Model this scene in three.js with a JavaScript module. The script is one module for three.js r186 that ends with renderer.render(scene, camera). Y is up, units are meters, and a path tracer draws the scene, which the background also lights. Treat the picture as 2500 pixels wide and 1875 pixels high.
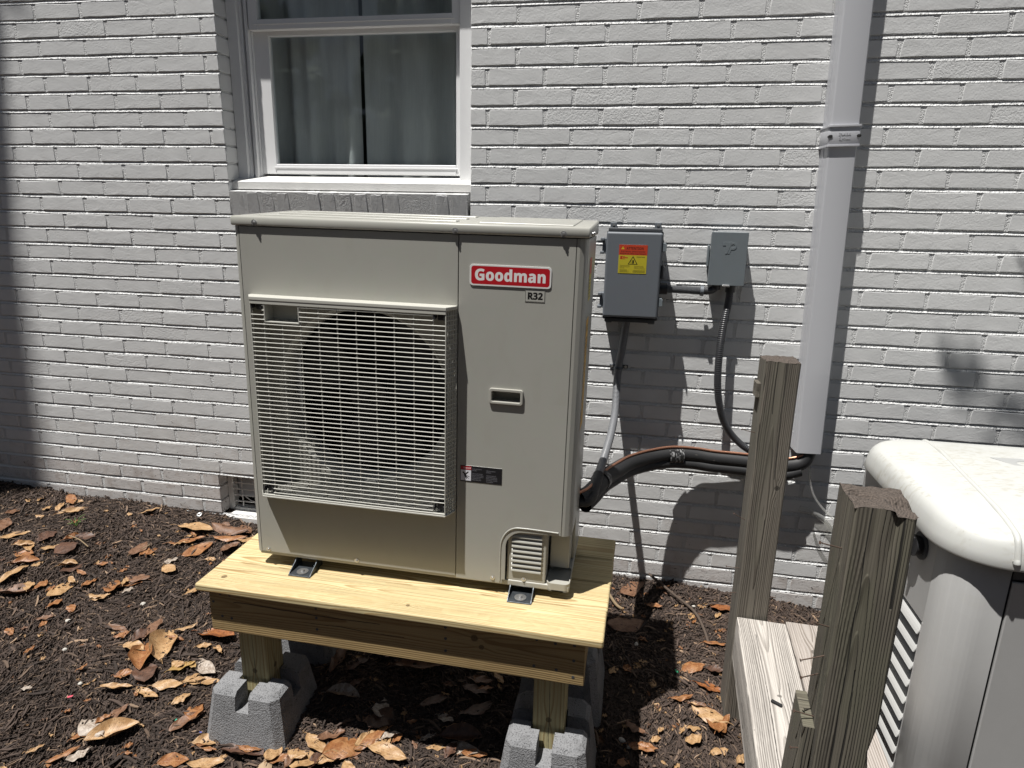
import * as THREE from 'three';
import { RoundedBoxGeometry } from 'three/addons/geometries/RoundedBoxGeometry.js';
import { ConvexGeometry } from 'three/addons/geometries/ConvexGeometry.js';
import { TextGeometry } from 'three/addons/geometries/TextGeometry.js';
import { FontLoader } from 'three/addons/loaders/FontLoader.js';
import { mergeGeometries, toCreasedNormals } from 'three/addons/utils/BufferGeometryUtils.js';
import { Brush, Evaluator, SUBTRACTION } from 'three-bvh-csg';

// ---------------------------------------------------------------- camera, sky, sun, exposure
const scene = new THREE.Scene();
const camera = new THREE.PerspectiveCamera(60.62, 4 / 3, 0.05, 300);
camera.position.set(0.366, 1.4731, 2.5234);
camera.rotation.set(-0.2548, 0.1805, 0.0202, 'YXZ');
const renderer = new THREE.WebGLRenderer({ antialias: true });
renderer.toneMapping = THREE.LinearToneMapping;
renderer.toneMappingExposure = 1.54;
renderer.shadowMap.enabled = true;

const SUN = new THREE.Vector3(-0.94, 4.1, 1).normalize();        // direction towards the sun
const sun = new THREE.DirectionalLight(new THREE.Color(1, 0.972, 0.93), 4.7);
sun.position.copy(SUN).multiplyScalar(14);
sun.castShadow = true; sun.shadow.radius = 1; sun.shadow.mapSize.set(4096, 4096);
Object.assign(sun.shadow.camera, { left: -5, right: 5, top: 5, bottom: -5, near: 1, far: 30 });
scene.add(sun); scene.add(sun.target);

{ // clear sky: a plain gradient, brighter round the sun
  const W = 256, H = 128, d = new Float32Array(W * H * 4);
  for (let j = 0; j < H; j++) for (let i = 0; i < W; i++) {
    const th = (j + 0.5) / H * Math.PI - Math.PI / 2, ph = (i + 0.5) / W * 2 * Math.PI;
    const v = new THREE.Vector3(-Math.cos(th) * Math.cos(ph), Math.sin(th), Math.cos(th) * Math.sin(ph));
    const up = Math.max(0, v.y), k = Math.exp(-up * 3.2), g = Math.pow(Math.max(0, v.dot(SUN)), 12);
    const low = v.y < 0 ? 0.35 : 1, o = (j * W + i) * 4;
    d[o] = (0.058 + 0.085 * k + 0.15 * g) * low; d[o + 1] = (0.074 + 0.088 * k + 0.145 * g) * low; d[o + 2] = (0.108 + 0.072 * k + 0.13 * g) * low; d[o + 3] = 1;
  }
  const t = new THREE.DataTexture(d, W, H, THREE.RGBAFormat, THREE.FloatType);
  t.mapping = THREE.EquirectangularReflectionMapping; t.magFilter = THREE.LinearFilter; t.minFilter = THREE.LinearFilter; t.needsUpdate = true;
  scene.background = t; scene.environment = t;
}

// ---------------------------------------------------------------- helpers
const V = (x, y, z) => new THREE.Vector3(x, y, z);
const R3 = (r, g, b) => new THREE.Color().setRGB(r, g, b);
function rng(seed) { let a = seed >>> 0; return () => { a |= 0; a = a + 0x6D2B79F5 | 0; let t = Math.imul(a ^ a >>> 15, 1 | a); t = t + Math.imul(t ^ t >>> 7, 61 | t) ^ t; return ((t ^ t >>> 14) >>> 0) / 4294967296; }; }
const hash = (x, y, s) => { let h = Math.imul(x, 374761393) ^ Math.imul(y, 668265263) ^ Math.imul(s, 2147483647 - 5); h = Math.imul(h ^ h >>> 13, 1274126177); return ((h ^ h >>> 16) >>> 0) / 4294967296; };
function vn(x, y, s = 1, px = 0, py = 0) {                         // value noise 0..1, periodic when px, py are given
  const x0 = Math.floor(x), y0 = Math.floor(y), fx = x - x0, fy = y - y0, m = (a, p) => p ? ((a % p) + p) % p : a;
  const u = fx * fx * (3 - 2 * fx), v = fy * fy * (3 - 2 * fy);
  const a = hash(m(x0, px), m(y0, py), s), b = hash(m(x0 + 1, px), m(y0, py), s), c = hash(m(x0, px), m(y0 + 1, py), s), e = hash(m(x0 + 1, px), m(y0 + 1, py), s);
  return a + (b - a) * u + (c - a) * v + (a - b - c + e) * u * v;
}
function fbm(x, y, s = 1, o = 4, px = 0, py = 0) { let a = 0, w = 0.5, n = 0; for (let i = 0; i < o; i++) { a += w * vn(x, y, s + i, px, py); n += w; w *= 0.5; x *= 2; y *= 2; px *= 2; py *= 2; } return a / n; }
const sm = (a, b, x) => { const t = Math.min(1, Math.max(0, (x - a) / (b - a))); return t * t * (3 - 2 * t); };
const mix = (a, b, t) => a + (b - a) * t;
const mix3 = (a, b, t) => [mix(a[0], b[0], t), mix(a[1], b[1], t), mix(a[2], b[2], t)];
const toS = v => Math.max(0, Math.min(255, Math.round(255 * (v <= 0.0031308 ? 12.92 * v : 1.055 * Math.pow(v, 1 / 2.4) - 0.055))));
function tex(w, h, fn, color, wrap = THREE.RepeatWrapping) {       // fn(i, j) -> linear rgb (colour) or one number
  const d = new Uint8Array(w * h * 4);
  for (let j = 0; j < h; j++) for (let i = 0; i < w; i++) {
    const c = fn(i, j), o = (j * w + i) * 4;
    if (color) { d[o] = toS(c[0]); d[o + 1] = toS(c[1]); d[o + 2] = toS(c[2]); } else d[o] = d[o + 1] = d[o + 2] = Math.max(0, Math.min(255, c * 255));
    d[o + 3] = 255;
  }
  const t = new THREE.DataTexture(d, w, h); t.magFilter = THREE.LinearFilter; t.minFilter = THREE.LinearMipmapLinearFilter; t.generateMipmaps = true;
  t.wrapS = t.wrapT = wrap; if (color) t.colorSpace = THREE.SRGBColorSpace; t.needsUpdate = true; return t;
}
const rep = (t, u, v) => { const c = t.clone(); c.repeat.set(u, v); c.needsUpdate = true; return c; };
const std = (o) => new THREE.MeshStandardMaterial({ roughness: 0.8, metalness: 0, ...o });
const phy = (o) => new THREE.MeshPhysicalMaterial({ roughness: 0.5, metalness: 0, ...o });

const NTH = ['leftmost', 'second from left', 'third from left', 'fourth from left', 'fifth from left', 'sixth from left', 'seventh from left', 'eighth from left', 'ninth from left', 'tenth from left', 'eleventh from left', 'twelfth from left', 'thirteenth from left', 'fourteenth from left'];
function rank(list) {                                               // tell look-alikes apart by their order across the photo
  const by = {}; for (const o of list) (by[o.userData.label] ??= []).push(o); const sx = o => o.position.clone().project(camera).x;
  camera.updateMatrixWorld(true); camera.aspect = 4 / 3; camera.updateProjectionMatrix();
  for (const k in by) if (by[k].length > 1) by[k].sort((a, b) => sx(a) - sx(b)).forEach((o, i, l) => { o.userData.label = k + ', ' + (i === l.length - 1 ? 'rightmost' : NTH[i]) + ' such'; });
}
const used = {};
function numbered(n) { const k = used[n] = (used[n] ?? -1) + 1; return k ? n + '_' + String(k).padStart(3, '0') : n; }
function mesh(name, geo, mat, parent) {
  const g = Array.isArray(geo) ? merge(geo) : geo, m = new THREE.Mesh(g, mat);
  m.name = parent ? name : numbered(name); m.castShadow = m.receiveShadow = true; (parent || scene).add(m); return m;
}
function merge(list) {
  return mergeGeometries(list.map(g => { const n = g.index ? g.toNonIndexed() : g; for (const k of Object.keys(n.attributes)) if (!['position', 'normal', 'uv'].includes(k)) n.deleteAttribute(k); return n; }));
}
function tag(o, label, category, group) { o.userData.label = label; o.userData.category = category; if (group) o.userData.group = group; return o; }
function thing(name, label, category, pos = [0, 0, 0], ry = 0, group) {
  const o = new THREE.Group(); o.name = numbered(name); o.position.set(...pos); o.rotation.y = ry; scene.add(o); return tag(o, label, category, group);
}
function struct(name, geo, mat) { const m = mesh(name, geo, mat); m.userData.kind = 'structure'; return m; }
const box = (w, h, d, x = 0, y = 0, z = 0) => new THREE.BoxGeometry(w, h, d).translate(x, y, z);
const bx = (x0, x1, y0, y1, z0, z1) => box(x1 - x0, y1 - y0, z1 - z0, (x0 + x1) / 2, (y0 + y1) / 2, (z0 + z1) / 2);
const rbx = (x0, x1, y0, y1, z0, z1, r = 0.003, s = 2) => new RoundedBoxGeometry(x1 - x0, y1 - y0, z1 - z0, s, Math.min(r, (x1 - x0) / 2.01, (y1 - y0) / 2.01, (z1 - z0) / 2.01)).translate((x0 + x1) / 2, (y0 + y1) / 2, (z0 + z1) / 2);
const cyl = (r, h, x, y, z, axis = 'y', n = 20, r2 = r) => { const g = new THREE.CylinderGeometry(r2, r, h, n); if (axis === 'z') g.rotateX(Math.PI / 2); if (axis === 'x') g.rotateZ(-Math.PI / 2); return g.translate(x, y, z); };
const tube = (pts, r, n = 60, k = 12, closed = false) => new THREE.TubeGeometry(new THREE.CatmullRomCurve3(pts.map(p => V(...p)), closed, 'centripetal'), n, r, k, closed);
function extr(shape, depth, bevel = 0, seg = 16) {
  return new THREE.ExtrudeGeometry(shape, { depth: depth - 2 * bevel, bevelEnabled: bevel > 0, bevelThickness: bevel, bevelSize: bevel, bevelOffset: -bevel, bevelSegments: 2, curveSegments: seg }).translate(0, 0, bevel);
}
function rrect(x0, x1, y0, y1, r, S = THREE.Shape) {
  const s = new S(); s.moveTo(x0 + r, y0); s.lineTo(x1 - r, y0); s.absarc(x1 - r, y0 + r, r, -Math.PI / 2, 0); s.lineTo(x1, y1 - r); s.absarc(x1 - r, y1 - r, r, 0, Math.PI / 2);
  s.lineTo(x0 + r, y1); s.absarc(x0 + r, y1 - r, r, Math.PI / 2, Math.PI); s.lineTo(x0, y0 + r); s.absarc(x0 + r, y0 + r, r, Math.PI, 1.5 * Math.PI); return s;
}
function loft(rings, capA, capB, crease = 0.6) {                   // rings: arrays of [x,y,z], closed; caps: point or true
  const pos = [], n = rings[0].length, q = (a, b, c) => pos.push(...a, ...b, ...c);
  for (let i = 0; i + 1 < rings.length; i++) for (let k = 0; k < n; k++) { const a = rings[i][k], b = rings[i][(k + 1) % n], c = rings[i + 1][(k + 1) % n], d = rings[i + 1][k]; q(a, b, c); q(a, c, d); }
  const cap = (r, p, flip) => { const c = p === true ? r.reduce((s, v) => s.map((e, m) => e + v[m] / n), [0, 0, 0]) : p; for (let k = 0; k < n; k++) flip ? q(r[(k + 1) % n], r[k], c) : q(r[k], r[(k + 1) % n], c); };
  if (capA) cap(rings[0], capA, true); if (capB) cap(rings[rings.length - 1], capB, false);
  const g = new THREE.BufferGeometry(); g.setAttribute('position', new THREE.Float32BufferAttribute(pos, 3)); g.setAttribute('uv', new THREE.Float32BufferAttribute(new Float32Array(pos.length / 3 * 2), 2)); g.computeVertexNormals();
  return crease ? toCreasedNormals(g, crease) : g;
}
function metreUV(g, grain = 'x', su = 1, sv = 1, ou = 0, ov = 0) {  // uv in metres by the way each face points; u runs along the grain
  const n = g.index ? g.toNonIndexed() : g, p = n.attributes.position, uv = new Float32Array(p.count * 2), a = V(), b = V(), c = V(), e = V();
  for (let i = 0; i < p.count; i += 3) {
    a.fromBufferAttribute(p, i); b.fromBufferAttribute(p, i + 1); c.fromBufferAttribute(p, i + 2); e.crossVectors(b.clone().sub(a), c.clone().sub(a));
    const ax = Math.abs(e.x), ay = Math.abs(e.y), az = Math.abs(e.z), f = ax >= ay && ax >= az ? 'x' : ay >= az ? 'y' : 'z';
    [a, b, c].forEach((v, k) => {
      let U, W; const axes = ['x', 'y', 'z'].filter(t => t !== f);
      if (f === grain) { U = v[axes[0]]; W = v[axes[1]]; } else { U = v[grain]; W = v[axes.find(t => t !== grain)] + (f === 'y' ? 0.37 : f === 'z' ? 0.11 : 0.73) * sv; }
      uv[(i + k) * 2] = U / su + ou; uv[(i + k) * 2 + 1] = W / sv + ov;
    });
  }
  n.setAttribute('uv', new THREE.BufferAttribute(uv, 2)); return n;
}
function canvasTex(w, h, draw) {
  const c = document.createElement('canvas'); c.width = w; c.height = h; const g = c.getContext('2d'); draw(g, w, h);
  const t = new THREE.CanvasTexture(c); t.colorSpace = THREE.SRGBColorSpace; t.anisotropy = 8; return t;
}
function decalPlate(w, h, d, t, o = {}) {                           // a thin printed plate facing +z, its face carrying the print
  const g = new THREE.BoxGeometry(w, h, d), side = std({ color: R3(0.6, 0.6, 0.58), roughness: 0.5 }), face = std({ map: t, roughness: 0.45, ...o });
  return [g, [side, side, side, side, face, side]];
}

// ---------------------------------------------------------------- procedural surfaces
const M = {};
{
  // masonry paint: fine sand in the paint, faint tone patches
  const sand = (amp, s) => tex(512, 512, (i, j) => 0.5 + amp * (fbm(i / 4, j / 4, s, 3, 128, 128) - 0.5) + 0.25 * (fbm(i / 32, j / 32, s + 9, 3, 16, 16) - 0.5) + (vn(i / 3, j / 3, s + 20, 0, 0) > 0.94 ? 0.22 : 0), false);
  const b1 = sand(0.55, 3), b2 = sand(1.0, 31);
  const tone = (r, g, b, dirt) => tex(512, 512, (i, j) => {
    let k = 0.93 + 0.12 * fbm(i / 64, j / 64, 5, 3, 8, 8) + 0.05 * (vn(i / 2, j / 2, 8, 256, 256) - 0.5); let c = [r * k, g * k, b * k];
    if (dirt) {
      const m = sm(0.50, 0.78, fbm(i / 40, j / 40, 71, 4, 13, 13)); c = mix3(c, [r * 0.62, g * 0.55, b * 0.5], m * 0.55 * dirt);
      const sp = vn(i / 5 + 3 * vn(i / 9, j / 9, 2), j / 5, 73); if (sp > 1 - 0.11 * dirt) c = mix3(c, [0.07, 0.055, 0.045], 0.8);
    }
    return c;
  }, true);
  const p0 = tone(0.615, 0.62, 0.618, 0), p1 = tone(0.59, 0.587, 0.578, 0.4), p2 = tone(0.53, 0.512, 0.50, 0.9);
  const mk = (map, bump, s) => std({ map, bumpMap: bump, bumpScale: s, roughness: 0.62 });
  M.brick = [mk(p0, b1, 0.0009), mk(p0, b2, 0.0011), mk(p1, b1, 0.001), mk(p2, b1, 0.0014)];
  M.mortar = mk(p0, b2, 0.005);
  M.sillPaint = std({ map: tone(0.68, 0.675, 0.655, 0.12), bumpMap: b1, bumpScale: 0.0012, roughness: 0.5 });
}
M.vinyl = std({ color: R3(0.78, 0.785, 0.79), roughness: 0.42 });
M.vinylGrey = std({ color: R3(0.42, 0.43, 0.45), roughness: 0.45 });
M.glass = phy({ color: R3(0.93, 0.96, 0.96), roughness: 0.02, transmission: 1, thickness: 0, ior: 1.5 });
M.curtain = std({ map: tex(256, 64, (i, j) => { const k = 0.9 + 0.12 * vn(i / 3, j / 9, 4, 85, 7); return [0.58 * k, 0.575 * k, 0.57 * k]; }, true), roughness: 0.95, side: THREE.DoubleSide });
M.dark = std({ color: R3(0.012, 0.012, 0.012), roughness: 0.8 });
M.room = std({ color: R3(0.18, 0.17, 0.16), roughness: 0.95 });

function paintTex(r, g, b, scuff, s) {                             // sheet-metal paint: a little dust and a few scuffs
  return tex(512, 512, (i, j) => { const k = 0.97 + 0.06 * fbm(i / 90, j / 90, s, 4, 6, 6); let c = [r * k, g * k, b * k];
    const sp = vn(i / 2.2, j / 2.2, s + 4); if (sp > 1 - 0.0016 * scuff) c = mix3(c, [0.05, 0.045, 0.04], 0.6);
    const dust = sm(0.58, 0.8, fbm(i / 28, j / 60, s + 11, 4, 18, 9)); return mix3(c, [r * 0.86, g * 0.83, b * 0.78], dust * 0.13); }, true);
}
M.beige = phy({ map: paintTex(0.338, 0.335, 0.302, 1.5, 41), roughness: 0.36, clearcoat: 0.25, clearcoatRoughness: 0.25 });
M.beigePlain = phy({ color: R3(0.35, 0.343, 0.305), roughness: 0.4, clearcoat: 0.2, clearcoatRoughness: 0.3 });
M.grille = std({ color: R3(0.46, 0.455, 0.41), roughness: 0.45 });
M.steel = std({ color: R3(0.55, 0.55, 0.55), roughness: 0.35, metalness: 0.9 });
M.galv = std({ map: tex(128, 128, (i, j) => { const k = 0.75 + 0.4 * vn(i / 12, j / 12, 6, 11, 11); return [0.10 * k, 0.112 * k, 0.125 * k]; }, true), roughness: 0.42, metalness: 0.75 });
M.fan = std({ color: R3(0.012, 0.013, 0.014), roughness: 0.5 });
M.duct = phy({ color: R3(0.465, 0.472, 0.497), roughness: 0.38, clearcoat: 0.15, clearcoatRoughness: 0.35 });
M.pvcBox = std({ map: paintTex(0.122, 0.135, 0.152, 1, 61), roughness: 0.5 });
M.steelBox = std({ map: paintTex(0.15, 0.172, 0.186, 1, 67), roughness: 0.42 });
M.boxDark = std({ color: R3(0.05, 0.054, 0.06), roughness: 0.55 });
{
  const ring = (n) => { const t = tex(16, 4, (i) => 0.5 + 0.5 * Math.cos(i / 16 * 2 * Math.PI), false); t.repeat.set(n, 1); return t; };
  M.flex = std({ color: R3(0.17, 0.175, 0.185), roughness: 0.32, bumpMap: ring(150), bumpScale: 0.0015 });
  M.flexDark = std({ color: R3(0.035, 0.036, 0.04), roughness: 0.38, bumpMap: ring(110), bumpScale: 0.0012 });
}
M.fitting = std({ color: R3(0.03, 0.03, 0.032), roughness: 0.4 });
M.foam = std({ map: tex(256, 128, (i, j) => { const k = 0.7 + 0.6 * fbm(i / 20, j / 20, 9, 3); const sp = vn(i / 1.7, j / 1.7, 15) > 0.975 && vn(i / 30, j / 30, 3) > 0.45; return sp ? [0.18, 0.16, 0.13] : [0.016 * k, 0.016 * k, 0.017 * k]; }, true), roughness: 0.6 });
M.tape = std({ map: tex(64, 64, (i, j) => { const a = vn(i / 4, j / 2, 23), c = vn(i / 2, j / 5, 29); return a > 0.72 || c > 0.84 ? [0.22, 0.22, 0.22] : [0.012, 0.012, 0.012]; }, true), roughness: 0.35 });
M.copper = std({ color: R3(0.46, 0.23, 0.15), roughness: 0.35, metalness: 0.75 });
M.clear = phy({ color: R3(0.9, 0.9, 0.88), roughness: 0.08, transmission: 0.85, thickness: 0, ior: 1.45 });
M.concrete = std({ map: tex(512, 512, (i, j) => { const k = 0.82 + 0.36 * fbm(i / 3, j / 3, 51, 2, 170, 170), h = vn(i / 4.5, j / 4.5, 57) > 0.88 ? 0.62 : vn(i / 11, j / 11, 63) > 0.93 ? 0.5 : 1, m = 1 - 0.22 * sm(0.5, 0.75, fbm(i / 90, j / 90, 59, 3, 5, 5)); return [0.20 * k * h * m, 0.202 * k * h * m, 0.208 * k * h * m]; }, true),
  bumpMap: tex(512, 512, (i, j) => 0.4 + 0.5 * fbm(i / 5, j / 5, 53, 3, 102, 102) - (vn(i / 4.5, j / 4.5, 57) > 0.84 ? 0.4 : 0), false), bumpScale: 0.0045, roughness: 0.95 });
M.whitePlastic = std({ map: tex(1024, 512, (i, j) => {
  let k = 0.96 + 0.06 * fbm(i / 60, j / 60, 81, 4); let c = [0.47 * k, 0.475 * k, 0.455 * k];
  const st = sm(0.46, 0.74, fbm(i / 16, j / 7, 83, 5)) * sm(0.35, 0.65, fbm(i / 260, j / 200, 85, 2)); c = mix3(c, [0.33, 0.31, 0.25], st * 0.5);
  const sp = vn(i / 2.4, j / 1.6, 87); if (sp > 0.955 && st > 0.2) c = mix3(c, [0.17, 0.15, 0.11], 0.6); return c; }, true), roughness: 0.45 });
M.genGrey = phy({ map: paintTex(0.36, 0.36, 0.355, 1.5, 91), roughness: 0.4, clearcoat: 0.15, clearcoatRoughness: 0.4 });
M.slat = std({ color: R3(0.42, 0.42, 0.41), roughness: 0.5 });
M.emblem = std({ color: R3(0.33, 0.335, 0.33), roughness: 0.5 });

function wood({ len, wid, W, H, seed, early, late, ring = 0.0045, v0 = 0.5, d0 = 0.03, knots = [], cracks = [], streak = 0.2, wear = null, rise = 0.5, scale = 0.004, rough = 0.75, speck = 0 }) {
  const C = new Float32Array(W * H * 3), B = new Float32Array(W * H);
  for (let j = 0; j < H; j++) for (let i = 0; i < W; i++) {
    const u = i / W * len, v = j / H * wid; let dr = 0, kc = 0;
    for (const k of knots) { const du = (u - k[0]) / 2.2, dv = v - k[1], e = Math.hypot(du, dv); dr += Math.sign(dv || 1) * k[2] * 1.1 * Math.exp(-Math.pow(e / (k[2] * 2.1), 2)); const kk = Math.hypot(u - k[0], dv) + 0.0015 * (vn(u * 300, v * 300, seed) - 0.5); kc = Math.max(kc, 1 - sm(k[2] * 0.75, k[2] * 1.1, kk)); }
    const y = v - v0 * wid + dr + 0.012 * (fbm(u * 2.2, v * 5, seed, 3) - 0.5), dd = d0 + 0.035 * (fbm(u * 1.3, 2.5, seed + 5, 3) - 0.5);
    const r = Math.hypot(y, dd) + 0.0012 * (fbm(u * 14, v * 60, seed + 8, 2) - 0.5), q = r / ring, t = q - Math.floor(q);
    const l = sm(0.35, 0.92, t) * (1 - sm(0.94, 1, t)) * (0.55 + 0.6 * hash(Math.floor(q), 3, seed));
    const s = fbm(u * 5, v * 700, seed + 12, 2) - 0.5, big = fbm(u * 3, v * 14, seed + 15, 3);
    let c = mix3(early, late, Math.min(1, l)); const k = 1 + streak * s * 2 + 0.24 * (big - 0.5); c = c.map(e => e * k);
    if (wear) { const m = sm(0.46, 0.72, fbm(u * 6, v * 26, seed + 21, 4)); c = mix3(c, wear, m * 0.65); }
    let h = 0.5 + rise * (l - 0.4) * 0.8 + 0.25 * s;
    if (kc > 0) { const kr = Math.sin(1200 * Math.hypot(u - knots[0][0], v - knots[0][1])) * 0.5 + 0.5; c = mix3(c, mix3(late.map(e => e * 0.55), late.map(e => e * 0.25), kr), kc * 0.85); h -= kc * 0.2; }
    for (const g of cracks) { const cv = g[1] + 0.01 * (fbm(u * 7, g[1] * 90, seed + 31, 3) - 0.5), w = g[2] * (0.4 + 0.9 * vn(u * 11, g[1] * 50, seed)); if (u > g[0] && u < (g[3] ?? 99)) { const m = 1 - sm(w * 0.4, w, Math.abs(v - cv)); if (m > 0) { c = c.map(e => e * (1 - 0.9 * m)); h -= 0.8 * m; } } }
    if (speck && vn(u * 160, v * 420, seed + 41) > 1 - speck) c = c.map(e => e * 0.3);
    const o = j * W + i; C.set(c, o * 3); B[o] = h;
  }
  const wr = THREE.MirroredRepeatWrapping;
  const m = std({ map: tex(W, H, (i, j) => { const o = (j * W + i) * 3; return [C[o], C[o + 1], C[o + 2]]; }, true, wr), bumpMap: tex(W, H, (i, j) => B[j * W + i], false, wr), bumpScale: scale, roughness: rough });
  m.userData.size = [len, wid]; return m;
}
const pine = { early: [0.51, 0.425, 0.235], late: [0.30, 0.185, 0.068], streak: 0.34, rise: 0.25, scale: 0.0012, rough: 0.7 };
const PT = { early: [0.30, 0.215, 0.10], late: [0.19, 0.115, 0.042], streak: 0.24, rise: 0.3, scale: 0.0015, rough: 0.75 };
M.deck = [0, 1, 2, 3].map(k => wood({ ...pine, len: 1.2, wid: 0.14, W: 1024, H: 128, seed: 101 + k * 7, ring: 0.0042 + 0.0006 * k, v0: [0.35, 0.8, 0.2, 0.6][k], d0: 0.02 + 0.012 * k, knots: k === 0 ? [[0.06, 0.085, 0.009], [0.63, 0.10, 0.006]] : [[0.2 + 0.25 * k, 0.06, 0.007]], speck: 0.004 }));
M.joist = wood({ ...PT, len: 1.2, wid: 0.14, W: 1024, H: 128, seed: 141, ring: 0.006, v0: 0.65, d0: 0.03, knots: [[0.82, 0.1, 0.011], [0.84, 0.075, 0.008]], cracks: [[0.1, 0.1, 0.0016, 0.55], [0.3, 0.07, 0.0014, 0.62]], speck: 0.003 });
M.leg = wood({ ...PT, early: [0.36, 0.32, 0.175], late: [0.24, 0.175, 0.075], len: 0.5, wid: 0.09, W: 512, H: 96, seed: 151, ring: 0.009, v0: 0.5, d0: 0.012, knots: [[0.12, 0.045, 0.009]], cracks: [[0.0, 0.046, 0.001]] });
M.postBack = wood({ early: [0.150, 0.134, 0.110], late: [0.080, 0.068, 0.054], len: 1.4, wid: 0.096, W: 1024, H: 128, seed: 161, ring: 0.0042, v0: 0.42, d0: 0.022, knots: [[0.853, 0.072, 0.0075]], cracks: [[0.88, 0.058, 0.0018], [0.0, 0.05, 0.0012, 0.75], [1.08, 0.03, 0.0012]], streak: 0.3, rise: 0.8, scale: 0.0022, rough: 0.92, wear: [0.132, 0.124, 0.096], speck: 0.006 });
M.postFront = wood({ early: [0.135, 0.121, 0.094], late: [0.072, 0.061, 0.046], len: 1.4, wid: 0.1, W: 1024, H: 160, seed: 171, ring: 0.0040, v0: 0.34, d0: 0.016, knots: [[0.5, 0.03, 0.01]], cracks: [[0.55, 0.026, 0.0016], [1.02, 0.075, 0.0022], [0.3, 0.04, 0.0012, 0.9]], streak: 0.32, rise: 0.8, scale: 0.0026, rough: 0.93, wear: [0.112, 0.107, 0.074], speck: 0.012 });
M.beam = wood({ early: [0.43, 0.40, 0.365], late: [0.25, 0.225, 0.20], len: 1.0, wid: 0.145, W: 1024, H: 160, seed: 181, ring: 0.0042, v0: 0.5, d0: 0.03, knots: [[0.36, 0.08, 0.006]], cracks: [[0.1, 0.05, 0.001, 0.7], [0.3, 0.11, 0.001]], streak: 0.3, rise: 0.9, scale: 0.004, rough: 0.95, speck: 0.02 });
M.plank = wood({ early: [0.35, 0.315, 0.285], late: [0.22, 0.185, 0.155], len: 1.0, wid: 0.14, W: 768, H: 128, seed: 191, ring: 0.006, v0: 0.4, d0: 0.012, knots: [[0.16, 0.06, 0.013]], streak: 0.2, rise: 0.8, scale: 0.003, rough: 0.95, speck: 0.01 });
M.rawEnd = std({ map: tex(128, 128, (i, j) => { const x = i / 128 - 0.35, y = j / 128 - 0.4, r = Math.hypot(x, y) + 0.05 * fbm(i / 18, j / 18, 7, 3), t = r * 22 - Math.floor(r * 22), k = 0.55 + 0.6 * t + 0.5 * (vn(i / 2, j / 2, 3) - 0.5); return [0.088 * k, 0.070 * k, 0.058 * k]; }, true), bumpMap: tex(128, 128, (i, j) => fbm(i / 6, j / 6, 77, 3), false), bumpScale: 0.006, roughness: 0.95 });
const woodBox = (x0, x1, y0, y1, z0, z1, grain, m, r = 0.003, ou = 0, ov = 0) => metreUV(rbx(x0, x1, y0, y1, z0, z1, r), grain, m.userData.size[0], m.userData.size[1], ou, ov);

// ---------------------------------------------------------------- ground
const gBase = (x, z) => 0.013 - 0.047 * Math.max(-4, Math.min(3, x)) - 0.137 * Math.min(Math.max(z, -0.3), 2.3);
const gy = (x, z) => gBase(x, z) + (Math.abs(x) < 5 && z < 4 ? 0.05 * (fbm(x * 2.3 + 20, z * 2.3 + 20, 301, 3) - 0.5) + 0.018 * (fbm(x * 11 + 90, z * 11 + 90, 307, 2) - 0.5) : 0);
M.soil = std({ map: tex(512, 512, (i, j) => { const k = 0.5 + 1.0 * fbm(i / 6, j / 6, 311, 4, 85, 85); const s = vn(i / 2.5, j / 2.5, 317) > 0.955 ? 3.2 : 1; return [0.044 * k * s, 0.030 * k * s, 0.0225 * k * s]; }, true), bumpMap: tex(512, 512, (i, j) => fbm(i / 9, j / 9, 313, 4, 56, 56), false), bumpScale: 0.02, roughness: 0.97 });
{
  const xs = [-70, -35, -18, -10, -6, -5, -4.4, -4], zs = [-40, -15, -5, -1, -0.4]; for (let x = -3.6; x <= 3.01; x += 0.04) xs.push(x); xs.push(3.3, 3.8, 4.5, 6, 10, 18, 35, 70);
  for (let z = -0.2; z <= 2.4; z += 0.04) zs.push(z); zs.push(2.7, 3.1, 3.7, 5, 8, 15, 35, 70);
  const p = [], uv = [], ix = [], n = xs.length;
  for (const z of zs) for (const x of xs) { p.push(x, gy(x, z), z); uv.push(x / 0.5, z / 0.5); }
  for (let j = 0; j + 1 < zs.length; j++) for (let i = 0; i + 1 < n; i++) { const a = j * n + i; ix.push(a, a + n, a + 1, a + 1, a + n, a + n + 1); }
  const g = new THREE.BufferGeometry(); g.setAttribute('position', new THREE.Float32BufferAttribute(p, 3)); g.setAttribute('uv', new THREE.Float32BufferAttribute(uv, 2)); g.setIndex(ix); g.computeVertexNormals();
  struct('ground', g, M.soil);
}

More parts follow.
